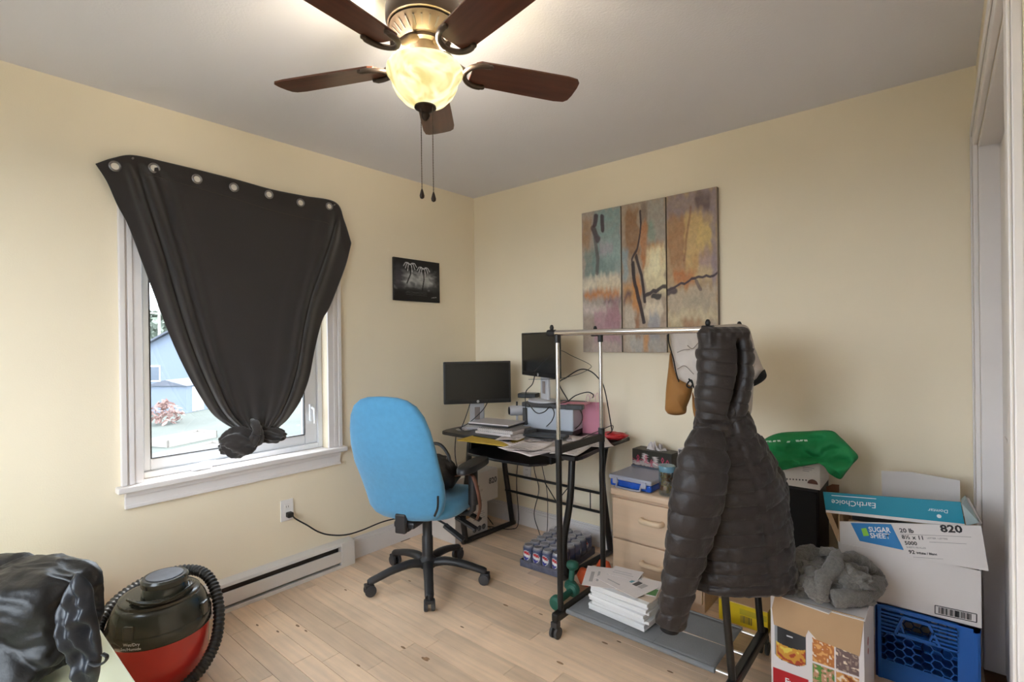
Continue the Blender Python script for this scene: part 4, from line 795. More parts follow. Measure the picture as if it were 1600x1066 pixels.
# ---------------------------------------------------------------- clothes rack
m_chr = mat('chrome_tube', 'd4d0ce', .18, 1.); m_fab = mat('grey_shelf_fabric', '7c7d80', .85, var=(12, .06), bump=(250, .2))
X0, X1, YF, YB, ZC, ZR = 1.447, 2.192, -.955, -.575, .845, 1.362
rk = thing('clothes_rack', 'double-rail chrome and black clothes rack on casters with a grey fabric shelf', 'clothes rack', ((X0+X1)/2, (YF+YB)/2, 0), world=True)
LEAN = {X0: 0., X1: -.073}   # the far end leans inwards
def at_z(x, z): return x+LEAN[x]*(z-.09)
for x in (X0, X1):
    q = MB(); q.obox((x, (YF+YB)/2, .092), (.017, 0, 0), (0, (YB-YF)/2+.05, 0), (0, 0, .02)); q.build('base_bar', m_tubeb, rk, bevel=.008)
    for y in (YF-.04, YB+.04):
        q = MB(); q.bb(x-.016, x+.016, y-.016, y+.016, .05, .075); q.tube([(x, y, .07), (x, y, .04)], .006, 8); cs_ = q.build('caster', m_pl, rk, bevel=.004)
        q = MB()
        for s in (-1, 1): q.lathe([(.018, -.007), (.0255, -.006), (.0265, 0), (.0255, .006), (.018, .007)], (x+s*.0125, y, .0265), 20, (1, 0, 0))
        q.build('caster_wheel', m_rub, cs_, smooth=40)
    for y in (YF, YB):
        MB().tube([(x, y, .09), (at_z(x, ZC-.01), y, ZC-.01)], .0135, 14).build('lower_post', m_tubeb, rk, smooth=60)
        MB().tube([(at_z(x, ZC-.02), y, ZC-.02), (at_z(x, ZR-.018), y, ZR-.018)], .0095, 14).build('upper_post', m_chr, rk, smooth=60)
        MB().tube([(at_z(x, ZC-.035), y, ZC-.035), (at_z(x, ZC+.035), y, ZC+.035)], .0165, 14).build('height_clamp', m_black, rk, smooth=60)
        MB().tube([(at_z(x, ZR-.045), y, ZR-.045), (at_z(x, ZR), y, ZR-.008)], .0135, 14).build('rail_socket', m_black, rk, smooth=60)
    MB().obox((at_z(x, ZC), (YF+YB)/2, ZC-.012), (.009, 0, 0), (0, (YB-YF)/2, 0), (0, 0, .018)).build('end_bar', m_black, rk, bevel=.004)
for y in (YF, YB):
    MB().tube([(X0-.04, y, ZR), (at_z(X1, ZR)+.03, y, ZR)], .0125, 16).build('rail', m_chr, rk, smooth=60)
    for x, s in ((X0-.03, -1), (at_z(X1, ZR)+.02, 1)): MB().tube([(x-.02, y, ZR), (x+.02, y, ZR)], .0155, 14).build('rail_cap', m_black, rk, smooth=60); MB().lathe([(.001, 0), (.008, .003), (.01, .014), (.006, .024), (.001, .026)], (x, y, ZR+.012), 14).build('rail_hook', m_black, rk, smooth=60)
ZS = .108
for y in (YF+.03, (YF+YB)/2, YB-.03): MB().tube([(X0, y, ZS-.008), (X1, y, ZS-.008)], .007, 10).build('shelf_rod', m_chr, rk, smooth=60)
def shelf_pt(u, v):
    x = X0+.02+(X1-X0-.09)*u; y = YF+.022+(YB-YF-.044)*v; return (x, y, ZS-.001-.014*math.sin(PI*v)**2*(1-.6*abs(2*v-1))*(.4+.6*math.sin(PI*u))*0.4+.0008*math.sin(9*u))
MB().grid(shelf_pt, 24, 14).build('fabric_shelf', m_fab, rk, smooth=180, solid=.003)
for u in (.42, .62): MB().add([np.array(shelf_pt(u, v))+(du, 0, .0022) for v in (.02, .5, .98) for du in (0, .002)], [(0, 1, 3, 2), (2, 3, 5, 4)]).build('fold_crease', mat('crease_grey', '65666a', .9), rk)
for y in (YF+.022, YB-.022): MB().tube([(X0+.02, y, ZS-.006), (X1-.07, y, ZS-.006)], .0105, 10).build('shelf_hem', m_fab, rk, smooth=60)
# ---------------------------------------------------------------- stack of booklets on the shelf
SBx, SBy = 1.69, -.765; zz = ZS+.0025; rng = random.Random(4); m_bk = mat('white_booklet', 'e2e0e0', .5, rnd=.05)
for k in range(9):
    o = MB().bb(-.14, .14, -.105, .105, 0, .0128).build('booklet', m_bk, bevel=.002); o.location = (SBx+rng.uniform(-.008, .008), SBy+rng.uniform(-.006, .006), zz+.013*k); o.rotation_euler = (0, 0, math.radians(-3+rng.uniform(-3, 3))); tag(o, ('lowest' if k == 0 else 'topmost' if k == 8 else ['', 'second', 'third', 'fourth', 'fifth', 'sixth', 'seventh', 'eighth'][k])+(' white booklet of the flat stack on the grey rack shelf' if k in (0, 8) else ' white booklet from the bottom of the stack on the rack shelf'), 'booklet', 'booklets stacked on the rack shelf')
zt = zz+.013*9+.0005; m_cream = mat('cream_folder', 'cdb8a4', .6)
def flyer(x, y, z, w, d, rot, label, m, marks):
    t = thing('flyer', label, 'paper', (x, y, z), math.radians(rot), 'flyers on top of the booklets'); MB().bb(-w/2, w/2, -d/2, d/2, 0, .0015).build('sheet', m, t)
    for (a_, b_, c_, d_, mm) in marks: MB().bb((a_-.5)*w, (b_-.5)*w, (c_-.5)*d, (d_-.5)*d, .0015, .0021).build('print', mm, t)
m_grn = mat('leaf_green_ink', '4f7d45', .6); m_tealk = mat('teal_ink', '5b8a92', .6); m_lt = mat('pale_grey_ink', 'aaa3a2', .6)
flyer(SBx+.03, SBy+.01, zt, .25, .19, -4, 'cream cardboard folder on top of the booklet stack', m_cream, [])
flyer(SBx-.08, SBy-.0, zt+.0025, .26, .2, 24, 'white sheet with grey lettering hanging over the stack edge', m_paper, [(.1, .16, .2, .7, m_lt), (.22, .26, .25, .75, m_lt)])
flyer(SBx+.05, SBy+.01, zt+.005, .17, .15, 12, 'green and white photo leaflet on the booklet stack', m_paper, [(.55, .98, .05, .45, m_grn), (.1, .45, .5, .9, m_tealk)])
flyer(SBx-.01, SBy-.01, zt+.0075, .24, .15, -14, 'white leaflet with black logo strokes and small pictures', m_paper, [(.05, .08, .45, .9, m_ink), (.05, .2, .84, .9, m_ink), (.1, .18, .6, .65, m_ink), (.62, .72, .55, .85, m_ink), (.74, .84, .55, .85, m_lt), (.52, .58, .6, .8, m_tealk), (.2, .5, .2, .25, m_lt)])
flyer(SBx-.05, SBy+.065, zt+.0105, .14, .1, 8, 'small folded white letter lying on the leaflets', m_paper, [(.1, .8, .3, .34, m_lt), (.1, .7, .5, .54, m_lt)])

# ---------------------------------------------------------------- dumbbells
def dumbbell(p0, p1, r, m, label, txt=None):
    p0, p1 = np.array(p0, float), np.array(p1, float); d = p1-p0; Ln = np.linalg.norm(d); d /= Ln
    t = thing('dumbbell', label, 'dumbbell', ((p0+p1)/2*np.array([1, 1, 0])), group='neoprene dumbbells on the floor', world=True)
    for c, s in ((p0, 1), (p1, -1)): MB().lathe([(r*.55, -.022), (r*.95, -.016), (r, -.004), (r, .008), (r*.8, .018), (r*.4, .026)], c, 6 if txt else 20, d*s).build('head', m, t, bevel=.006)
    MB().tube([p0, (p0+p1)/2, p1], [r*.42, r*.46, r*.42], 14).build('grip', m, t, smooth=60)
m_dg = mat('green_neoprene', '1f5a4a', .55); m_do = mat('orange_neoprene', 'd0562c', .55)
dumbbell((1.315, -.80, .037), (1.305, -.64, .037), .036, m_dg, 'green dumbbell lying flat beside the rack caster')
dumbbell((1.265, -.60, .033), (1.262, -.575, .13), .034, m_dg, 'green dumbbell standing on end by the desk leg')
dumbbell((1.29, -.50, .048), (1.318, -.345, .048), .052, m_do, 'orange dumbbell lying between the desk leg and the chest', 'h')
# ---------------------------------------------------------------- puffer jacket hung by its hood
m_puf = mat('black_quilted_nylon', '271f1d', .48, sheen=.15, bump=(90, .2), spec=.4); m_void = mat('jacket_lining', '0f0d0d', .8)
RH_ = np.array([RT[0], RT[1], 0.]); RH_ /= np.linalg.norm(RH_); FH = np.array([FW[0], FW[1], 0.]); FH /= np.linalg.norm(FH)
pj = thing('puffer_jacket', 'black quilted puffer jacket hanging by its hood from the front rail end', 'jacket', (2.22, -.9, .3), world=True)
def interp(tab, v):
    for (a, *A), (b, *B) in zip(tab, tab[1:]):
        if a <= v <= b: k = (v-a)/(b-a); return [x*(1-k)+y*k for x, y in zip(A, B)]
    return tab[0][1:] if v < tab[0][0] else tab[-1][1:]
JT = 1.85
# rows: py at the section centre, left px, right px, depth ratio
BODY = [(628, 1096, 1160, .5), (650, 1090, 1168, .6), (680, 1086, 1180, .7), (715, 1080, 1200, .7), (760, 1082, 1219, .66), (800, 1086, 1227, .62), (840, 1088, 1233, .6), (880, 1087, 1237, .6), (912, 1085, 1238, .6), (916, 1086, 1237, .58)]
def quilt(k): s = abs(math.sin(PI*k)); return s**.27
def jacket_body():
    rings = []; N = 96; M = 300
    for i in range(M):
        py = 628+(916-628)*i/(M-1); xl, xr, kd = interp(BODY, py); c = PT((xl+xr)/2, py, JT); a = (xr-xl)/2/F_PX*JT*.965; b = a*kd; ring = []
        for j in range(N):
            t = 2*PI*j/N; l_, d_ = se(t, .85), sn(t, .85); lat = l_*a
            front = d_ < 0; seam = .005+.05*(py-640)/280
            if lat > seam: kk = (c[2]-.42*(lat-seam)-.02)/.078; amp = .0125
            elif front: kk = (c[2]+.08*(seam-lat))/.047; amp = .011
            else: kk = c[2]/.075; amp = .008
            q = quilt(kk)*amp-.010*gs(lat, seam, .006)*(1 if front else 0)
            q += .006*nse(c+RH_*lat*3+FH*d_*b*3, 22, 2)+.003*nse(c+RH_*lat+FH*d_*b, 60, 5)
            n_ = RH_*l_/max(a, .01)+FH*d_/max(b, .01); n_ = n_/np.linalg.norm(n_)
            ring.append(c+RH_*lat+FH*d_*b+n_*q-np.array([0, 0, .012*d_*(1 if front else .3)*sstep(860, 916, py)]))
        rings.append(ring)
    return MB().loft(rings)
jacket_body().build('jacket_body', m_puf, pj, smooth=180)
def sleeve(path, radii, pitch, depth_k, seed):
    P = cr(path, 280); rings = []; L_ = 0; prev = None
    for i, p in enumerate(P):
        if i: L_ += np.linalg.norm(p-P[i-1])
        d = P[min(i+1, 279)]-P[max(i-1, 0)]; d /= np.linalg.norm(d); a = RH_-d*(RH_@d); a /= np.linalg.norm(a); b = np.cross(d, a); r = pl(radii, i/279)[0]
        ring = []
        for j in range(56):
            t = 2*PI*j/56; k = (L_+.010*math.cos(t))/pitch; q = r+.0105*quilt(k)+.006*nse(p*3+a*math.cos(t)*.3+b*math.sin(t)*.3, 9, seed)
            ring.append(p+a*math.cos(t)*q+b*math.sin(t)*q*depth_k)
        rings.append(ring)
    return MB().loft(rings)
sleeve([PT(1108, 672, 1.80), PT(1098, 730, 1.765), PT(1087, 790, 1.755), PT(1075, 850, 1.76), PT(1062, 910, 1.77), PT(1048, 976, 1.785)], [(.045,), (.078,), (.083,), (.075,), (.062,), (.050,), (.043,)], .072, .75, 3).build('sleeve', m_puf, pj, smooth=180)
MB().tube([PT(1048, 972, 1.785), PT(1046, 984, 1.785)], [.041, .039], 24, flat=.8).build('cuff', m_void, pj, smooth=60)
sleeve([PT(1172, 690, 1.93), PT(1200, 760, 1.97), PT(1203, 810, 1.98), PT(1196, 850, 1.97)], [(.04,), (.065,), (.06,), (.045,)], .072, .7, 7).build('sleeve', m_puf, pj, smooth=180)
HOOD = [(511, 1096, 1160, .15), (514, 1093, 1168, .34), (520, 1091, 1172, .5), (545, 1091, 1174, .62), (580, 1092, 1174, .66), (610, 1090, 1170, .68), (635, 1089, 1164, .7), (652, 1090, 1160, .7), (660, 1094, 1156, .6)]
def hood():
    rings = []; N = 96; M = 170
    for i in range(M):
        py = 511+149*i/(M-1); xl, xr, kd = interp(HOOD, py); c = PT((xl+xr)/2, py, JT-.01); a = (xr-xl)/2/F_PX*JT*.95; b = a*kd; ring = []
        for j in range(N):
            t = 2*PI*j/N; l_, d_ = se(t, .8), sn(t, .8); lat = l_*a; front = d_ < 0
            gc = .036-.018*sstep(560, 655, py); g = gs(lat, gc, .011)*(1 if front else 0)*sstep(520, 545, py)*(1-sstep(640, 658, py))
            q = .008*quilt((c[2]+.12*lat)/.046)*(1 if py > 545 else .3)-.05*g+.006*nse(c+RH_*lat, 25, 4)+.007*math.sin(lat*190+py*.05)*(1-sstep(515, 548, py))*.6
            n_ = RH_*l_/max(a, .01)+FH*d_/max(b, .01); n_ /= np.linalg.norm(n_); ring.append(c+RH_*lat+FH*d_*b+n_*q)
        rings.append(ring)
    return MB().loft(rings)
hood().build('hood', m_puf, pj, smooth=180)
# ---------------------------------------------------------------- pale jacket with tan sleeve on the rear rail
m_wj = mat('off_white_shell', 'c9bfb7', .6, bump=(40, .2)); m_tan = mat('tan_canvas', '9a6a34', .75, bump=(60, .2))
wj = thing('work_jacket', 'off-white and tan jacket with black edging draped over the rear rail', 'jacket', (2.03, -.58, .9), world=True)
plY = lambda y: (lambda a, b: PY(a, b, y))
puff([(1046, 515), (1075, 511), (1120, 508), (1164, 508), (1176, 530), (1180, 560), (1177, 610), (1172, 650), (1150, 668), (1110, 665), (1090, 640), (1086, 612), (1074, 600), (1058, 590), (1050, 560)], plY(-.60), .06, (0, -1, 0), wr=.016, ws=16, seed=2, m=90).build('jacket_body', m_wj, wj, smooth=180)
puff([(1048, 548), (1060, 575), (1074, 592), (1082, 600), (1080, 618), (1073, 636), (1071, 646), (1056, 649), (1042, 645), (1041, 630), (1044, 590)], plY(-.57), .05, (0, -1, 0), wr=.008, ws=18, seed=5).build('sleeve', m_tan, wj, smooth=180, label='tan canvas sleeve')
puff([(1168, 520), (1180, 545), (1190, 570), (1194, 582), (1186, 595), (1176, 600), (1168, 590), (1166, 550)], plY(-.56), .045, (0, -1, 0), wr=.008, ws=18, seed=6).build('sleeve', m_wj, wj, smooth=180)
puff([(1195, 577), (1198, 588), (1192, 596), (1180, 603), (1175, 603), (1176, 596), (1186, 590)], plY(-.555), .05, (0, -1, 0), wr=.0, seed=6).build('cuff', m_void, wj, smooth=180, label='black cuff')
puff([(1082, 612), (1090, 640), (1092, 662), (1087, 655), (1083, 635)], plY(-.63), .02, (0, -1, 0)).build('lining', m_tan, wj, smooth=180)
MB().tube(cr([PY(a, b, -.655) for a, b in ((1045, 516), (1045, 535), (1052, 560), (1057, 585), (1061, 597))], 24), .003, 6).build('black_edging', m_void, wj, smooth=60)
MB().tube(cr([PY(a, b, -.675) for a, b in ((1076, 592), (1082, 600), (1078, 606), (1073, 602), (1080, 594), (1084, 606))], 24), .0035, 6).build('toggle', m_void, wj, smooth=60)
for pts in (((1058, 551), (1068, 547), (1078, 546)), ((1074, 540), (1082, 545), (1092, 535)), ((1058, 577), (1070, 572), (1084, 585))): MB().tube(cr([PY(a, b, -.667) for a, b in pts], 12), .0018, 5).build('seam', mat('seam_grey', '8a8079', .8), wj)

# ---------------------------------------------------------------- yellow carton on the floor
m_yc = mat('yellow_card', 'd8b914', .5, var=(12, .06)); yb = thing('yellow_carton', 'bright yellow carton with a barcode on the floor behind the rack', 'box', (2.06, -.28, 0), world=True)
MB().bb(1.955, 2.17, -.38, -.18, 0, .10).build('carton', m_yc, yb, bevel=.003); MB().slab([(1.955, -.382, .10), (2.17, -.382, .10), (2.17, -.18, .103), (1.955, -.18, .103)], (0, 0, .003)).build('open_flap', m_kraft, yb)
MB().bb(2.05, 2.165, -.3812, -.3803, .055, .08).build('label_patch', mat('yellow_label', 'b5a020', .6), yb)
for k in range(9): MB().bb(2.055+.0055*k, 2.055+.0055*k+random.choice([.0015, .003]), -.3815, -.3803, .018, .05).build('barcode_bar', m_ink, yb)

# ---------------------------------------------------------------- black loudspeaker, carton, green bag
m_spk = mat('black_vinyl_wrap', '1c1a1b', .5, bump=(150, .08)); tw = thing('loudspeaker', 'tall black loudspeaker cabinet against the wall under a white carton', 'loudspeaker', (2.27, -.18, 0), world=True)
MB().bb(2.195, 2.36, -.29, -.05, 0, .664).build('cabinet', m_spk, tw, bevel=.004); MB().bb(2.202, 2.353, -.302, -.29, .03, .65).build('grille', mat('speaker_cloth', '171617', .9, bump=(600, .3)), tw, bevel=.004)
wb = thing('white_carton', 'small white carton with black dots standing on the black loudspeaker', 'box', (2.28, -.2, .665), world=True)
MB().bb(2.195, 2.366, -.305, -.08, .665, .776).build('carton', m_card, wb, bevel=.002)
for k in range(8): MB().lathe([(.0035, 0), (.0035, .0006)], (2.225+.0125*k, -.305, .692+.0012*k), 10, (0, -1, 0)).build('black_dot', m_ink, wb)
q = MB(); q.slab([np.array([2.338+.02*math.cos(a), -.3056, .688+.020*math.sin(a)]) for a in np.linspace(0, PI, 14)], (0, .0005, 0)); q.build('coffee_print', mat('coffee_brown', '5a3326', .5), wb)
for k in range(3): MB().bb(2.30, 2.345-.01*k, -.3056, -.305, .755-.008*k, .758-.008*k).build('printed_line', m_lt, wb)
m_gb = mat('green_nonwoven', '14884a', .7, bump=(300, .15)); gbag = thing('green_tote_bag', 'green reusable tote bag slumped over the white carton', 'tote bag', (2.30, -.27, .777), world=True)
def gfold(px, py): return .016*math.sin((px*.55+py*1.6)/6.)*.45+.009*math.sin((px-py*1.3)/7.)
def gplane(a, b):
    p = PY(a, b, -.27); k = 1-sstep(.765, .82, p[2]); return PY(a, b, -.27-.07*k)
puff([(1186, 694), (1200, 683), (1222, 676), (1260, 674), (1298, 673), (1314, 684), (1330, 700), (1341, 714), (1332, 726), (1322, 739), (1313, 749), (1301, 742), (1290, 729), (1284, 724), (1262, 727), (1240, 731), (1216, 735), (1200, 722)], gplane, .045, (0, -1, 0), wr=.03, ws=16, seed=11, m=120, rings=18, fold=gfold, back=.25).build('bag_body', m_gb, gbag, smooth=180)
m_wi = mat('white_print', 'cfe6d6', .6)
for k, (a, b) in enumerate([(1197, 690), (1203, 690), (1210, 689.5), (1217, 689), (1232, 690.5), (1246, 689), (1252, 688.5), (1259, 688.5)]):
    c = PY(a, b, -.335); MB().obox(c, (.006, 0, .001), (0, .0015, 0), (.0015*(-1)**k, 0, .0035)).build('white_lettering', m_wi, gbag)

# ---------------------------------------------------------------- milk crate with open cartons on top
m_cr = mat('blue_crate_plastic', '1f5fae', .4, bump=(80, .05)); ck = thing('milk_crate', 'blue plastic milk crate with honeycomb sides by the closet casing', 'crate', (2.71, -.24, 0), world=True)
KX0, KX1, KY0, KY1, KH = 2.572, 2.862, -.405, -.11, .284
def crate_side(o, xv, L_):
    """one lattice wall: o lower left corner, xv unit direction along the wall"""
    o, xv = np.array(o, float), np.array(xv, float); zv = np.array([0, 0, 1.]); nv = np.cross(xv, zv); q = MB()
    def bar(u0, z0, u1, z1, t=.003, d=.006): 
        a, b = o+xv*u0+zv*z0, o+xv*u1+zv*z1; e = (b-a)/2; n = np.linalg.norm(e); w_ = np.cross(e/n, nv); q.obox((a+b)/2, e, nv*d, w_*t)
    def pan(u0, u1, z0, z1, d=.004): q.obox(o+xv*(u0+u1)/2+zv*(z0+z1)/2, xv*(u1-u0)/2, nv*d, zv*(z1-z0)/2)
    pan(0, L_, 0, .075); pan(0, .012, 0, KH, .007); pan(L_-.055, L_, 0, KH, .006); pan(0, L_, KH-.012, KH, .008); pan(L_-.012, L_, 0, KH, .008)
    for z in (.185, .2, .215, .23, .245, .258): 
        if .2 <= z <= .246: bar(.01, z, .065, z); bar(.165, z, L_-.05, z)
        else: bar(.01, z, L_-.05, z)
    bar(.055, .19, .08, .26, .004, .009); bar(.185, .19, .155, .26, .004, .009); bar(.08, .258, .155, .258, .006, .01); bar(.065, .19, .175, .19, .006, .01); bar(.082, .198, .07, .235, .003, .009); bar(.158, .198, .17, .235, .003, .009)
    R6 = .0185; dx, dz = 1.5*R6, math.sqrt(3)*R6; seen = set(); i = 0
    while .012+i*dx < L_-.05:
        cx_ = .012+i*dx; j = 0
        while True:
            cz_ = .082+j*dz+(dz/2 if i % 2 else 0)
            if cz_ > .182: break
            hx = [(cx_+R6*math.cos(PI/3*k), cz_+R6*math.sin(PI/3*k)) for k in range(7)]
            for (a0, b0), (a1, b1) in zip(hx, hx[1:]):
                key = (round((a0+a1)*2000), round((b0+b1)*2000))
                if key in seen or max(a0, a1) > L_-.045 or max(b0, b1) > .19 or min(b0, b1) < .06 or min(a0, a1) < 0: continue
                seen.add(key); bar(a0, b0, a1, b1, .0016, .004)
            j += 1
        i += 1
    return q
crate_side((KX0, KY0, 0), (1, 0, 0), KX1-KX0).build('front_wall', m_cr, ck); crate_side((KX0, KY1, 0), (0, -1, 0), KY1-KY0).build('left_wall', m_cr, ck)
crate_side((KX1, KY1, 0), (-1, 0, 0), KX1-KX0).build('back_wall', m_cr, ck); crate_side((KX1, KY0, 0), (0, 1, 0), KY1-KY0).build('right_wall', m_cr, ck)
MB().bb(KX0, KX1, KY0, KY1, .0, .008).build('crate_floor', m_cr, ck)
m_wc = mat('white_board', 'd8d0cc', .6, var=(5, .03)); m_bl = mat('carton_blue_ink', '2f80bd', .5); m_teal = mat('teal_ink_board', '1787a0', .5, var=(8, .05)); m_inkb = mat('black_ink', '262324', .6); m_wht = mat('white_ink', 'e9ecee', .5)
bc = thing('copy_paper_box', 'open white copy paper carton marked 820 on top of the blue crate', 'box', (2.66, -.25, KH), world=True)
BZ0 = KH+.0015; yF = -.40
f1, f2, f3, f4 = [PY(a, b, yF) for a, b in ((1310, 846), (1534, 893), (1532, 984), (1310, 900))]
MB().slab([(f1[0], yF, BZ0), (f2[0]-.002, yF, BZ0), (f2[0]-.002, yF, f2[2]), ((f1[0]+f2[0])/2, yF, (f1[2]+f2[2])/2+.003), (f1[0]+.01, yF, f1[2]-.008), (f1[0], yF, f1[2])], (0, .004, 0)).build('front_board', m_wc, bc)
xa, xb_ = f1[0], f2[0]-.002
MB().bb(xa, xa+.004, yF+.004, -.11, BZ0, .60).build('side_board', m_kraft, bc); MB().bb(xb_-.004, xb_, yF+.03, -.11, BZ0, .62).build('side_board', m_wc, bc); MB().bb(xa, xb_, -.112, -.108, BZ0, .60).build('back_board', m_kraft, bc); MB().bb(xa, xb_, yF, -.11, BZ0, BZ0+.004).build('bottom_board', m_kraft, bc)
# barcode on the front board
g0, g1, g2, g3 = [PY(a, b, yF-.0008) for a, b in ((1461, 946), (1526, 960), (1526, 973), (1461, 959))]
q = MB()
for a, b in ((g0, g1), (g1, g2), (g2, g3), (g3, g0)): q.tube([a, b], .0014, 4)
q.build('barcode_frame', m_inkb, bc); q = MB()
for k in range(22):
    u = .1+.8*k/22; a = g0+(g1-g0)*u+np.array([0, 0, -.004]); b = g3+(g2-g3)*u+np.array([0, 0, .004]); q.tube([a, b], random.choice([.0007, .0014, .002]), 4)
q.build('barcode', m_inkb, bc)
# printed carton wall, stands askew in the box
A_, B_, C_, D_ = PY(1311, 815, -.392), PY(1533, 822, -.415), PY(1545, 893, -.418), PY(1309, 852, -.392)
pc_ = MB().slab([A_, B_, C_, D_], (0, .004, 0)).build('printed_board', m_wc, bc)
ex = (B_-A_); Wd = np.linalg.norm(ex); ex /= Wd; ez = np.array([0, 0, 1.]); ez = ez-ex*(ez@ex)
def on(u, h, d=.0015): return A_+ex*Wd*u-ez*h-np.array([0, d, 0])
dl = lambda u: .068+.075*u*1.0   # depth of the board below its top edge
MB().slab([on(.092, .004), on(.40, .004), on(.445, .095), on(.445, dl(.445)), on(.13, .075)], (0, .0005, 0)).build('blue_panel', m_bl, pc_)
MB().slab([on(.165, .025, .003), on(.205, .022, .003), on(.215, .052, .003), on(.17, .055, .003)], (0, .0005, 0)).build('green_mark', mat('lime_ink', '8fce4a', .5), pc_)
tz = ez
text('SUGAR', .027, m_wht, bc, on(.222, .036, .003), ex, tz, bold=.0006, sx=.82); text('SHEET', .027, m_wht, bc, on(.222, .060, .003), ex, tz, bold=.0006, sx=.86)
for i, (s, sz, u, h) in enumerate((('20 lb', .022, .45, .034), ('8½ x 11', .02, .455, .058), ('5000', .019, .465, .08), ('92', .019, .478, .113), ('White / Blanc', .011, .53, .113))): text(s, sz, m_inkb, bc, on(u, h), ex, tz, bold=.0005)
text('LETTER / LETTRE', .008, m_ink, bc, on(.63, .054), ex, tz); text('SHEETS FEUILLES', .008, m_ink, bc, on(.47, .092), ex, tz); text('820', .036, m_inkb, bc, on(.735, .026), ex, tz, bold=.0012, sx=1.15)
for u0, u1, h in ((.45, .92, .04), (.64, .88, .065), (.5, .8, .125)): MB().slab([on(u0, h), on(u1, h), on(u1, h+.0008), on(u0, h+.0008)], (0, .0004, 0)).build('rule_line', m_ink, pc_)
MB().slab([PY(1290, 800, -.37), PY(1299, 803, -.37), PY(1319, 850, -.386), PY(1311, 852, -.386)], (0, .2, -.02)).build('folded_flap', m_kraft, bc)
# contents: dark folders
for k in range(6): MB().bb(xa+.03, xb_-.02, -.35+.035*k, -.345+.035*k, BZ0+.005, .575-.01*(k % 3)).build('file_folder', m_pd if k % 2 else m_kraft, bc)
# teal carton lid, upside down
lidt = thing('teal_carton_lid', 'teal carton lid with upside-down white lettering resting on the open paper box', 'box lid', (2.62, -.36, .64), world=True)
yl = -.375; a, b, c, d = [PY(*p, yl) for p in ((1286, 769), (1501, 785), (1507, 819), (1290, 797))]
MB().slab([a, b, c, d], (0, .006, 0)).build('lid_front', m_teal, lidt)
c2, d2 = PY(1509, 825, yl-.004), PY(1291, 801, yl-.004)
MB().slab([d, c, c2, d2], (0, .01, 0)).build('lid_rim', m_wc, lidt)
lx = (b-a)/np.linalg.norm(b-a); lz = np.array([0, 0, 1.])
Wl = np.linalg.norm(b-a)
text('EarthChoice', .031, m_wht, lidt, a+lx*Wl*.42-lz*.028+np.array([0, -.0012, 0]), -lx, -lz, sx=.98)
text('Domtar', .018, m_wht, lidt, a+lx*Wl*.92-lz*.032+np.array([0, -.0012, 0]), -lx, -lz)
MB().slab([a+lx*Wl*.86-lz*.058+np.array([0, -.001, 0])+np.array([.007*math.cos(t), 0, .007*math.sin(t)]) for t in np.linspace(0, 2*PI, 12)[:-1]], (0, .0005, 0)).build('emblem', m_wht, lidt)
MB().slab([a+lx*Wl*.07-lz*.0100+np.array([0, -.001, 0]), a+lx*Wl*.42-lz*.0100+np.array([0, -.001, 0]), a+lx*Wl*.42-lz*.0125+np.array([0, -.001, 0]), a+lx*Wl*.07-lz*.0125+np.array([0, -.001, 0])], (0, .0005, 0)).build('small_print', m_wht, lidt)
MB().slab([PY(1502, 786, yl), PY(1509, 779, yl+.03), PY(1530, 817, yl-.01), PY(1510, 822, yl)], (0, .05, .0)).build('bent_end', mat('grey_board', '9aa7a6', .6), lidt)
MB().slab([PY(1508, 780, -.33), PY(1514, 781, -.33), PY(1535, 818, -.36), PY(1528, 820, -.36)], (0, .03, 0)).build('bent_flap', m_wc, lidt)
# white flap and kraft flap standing behind, parts of the paper box
MB().slab([PY(1377, 736, -.13), PY(1425, 738, -.13), PY(1500, 751, -.13), PY(1500, 800, -.13), PY(1379, 800, -.13)], (0, .004, 0)).build('back_flap', m_wc, bc)
MB().slab([PY(1291, 761, -.15), PY(1300, 757, -.15), PY(1311, 758, -.15), PY(1311, 800, -.15), PY(1292, 800, -.15)], (0, .004, 0)).build('kraft_flap', mat('brown_board', '8a5836', .7), bc)

# ---------------------------------------------------------------- air fryer carton with folded sweater
fb = thing('air_fryer_carton', 'white air fryer carton with an open kraft flap and food photos', 'box', (2.425, -.65, 0), world=True)
AX0, AX1, AY0, AY1, AZ = 2.283, 2.568, -.805, -.50, .385
MB().bb(AX0, AX1, AY0, AY1, 0, AZ).build('carton', m_wc, fb, bevel=.002)
a, X_, Y_ = canvas(130, 170, 'd9d2d2')
def rrect(x0, y0, x1, y1): return (X_ > x0) & (X_ < x1) & (Y_ > y0) & (Y_ < y1)
fm = rrect(.04, .2, .40, .60) & (Y_ < .60-.28*(X_-.27)**2*4*.3+.0)
fm &= Y_ < .535+.07*np.sqrt(np.clip(1-((X_-.22)/.185)**2, 0, 1))
sh = .35+.65*np.clip(np.abs(X_-.18)/.2, 0, 1)
a[fm] = (np.array(lin('3a3b3e'))*sh[..., None])[fm]; a[fm & (np.abs(X_-.05) < .02)] = lin('8a8c90')
fd = fm & (Y_ > .40+.05*np.sqrt(np.clip(1-((X_-.22)/.19)**2, 0, 1))) & (X_ > .055) & (X_ < .39); a[fd] = lin('c9903a')
hh, ww = X_.shape; rf = rough_field(hh, ww, (26, 40)); a[fd & (rf > .18)] = lin('a5442a'); a[fd & (rf < -.22)] = lin('d9c050'); a[fm & (Y_ > .565+.03*np.sqrt(np.clip(1-((X_-.22)/.185)**2, 0, 1)))] = lin('2a2524')
a[rrect(.18, .34, .25, .35)] = lin('cfd0d2')
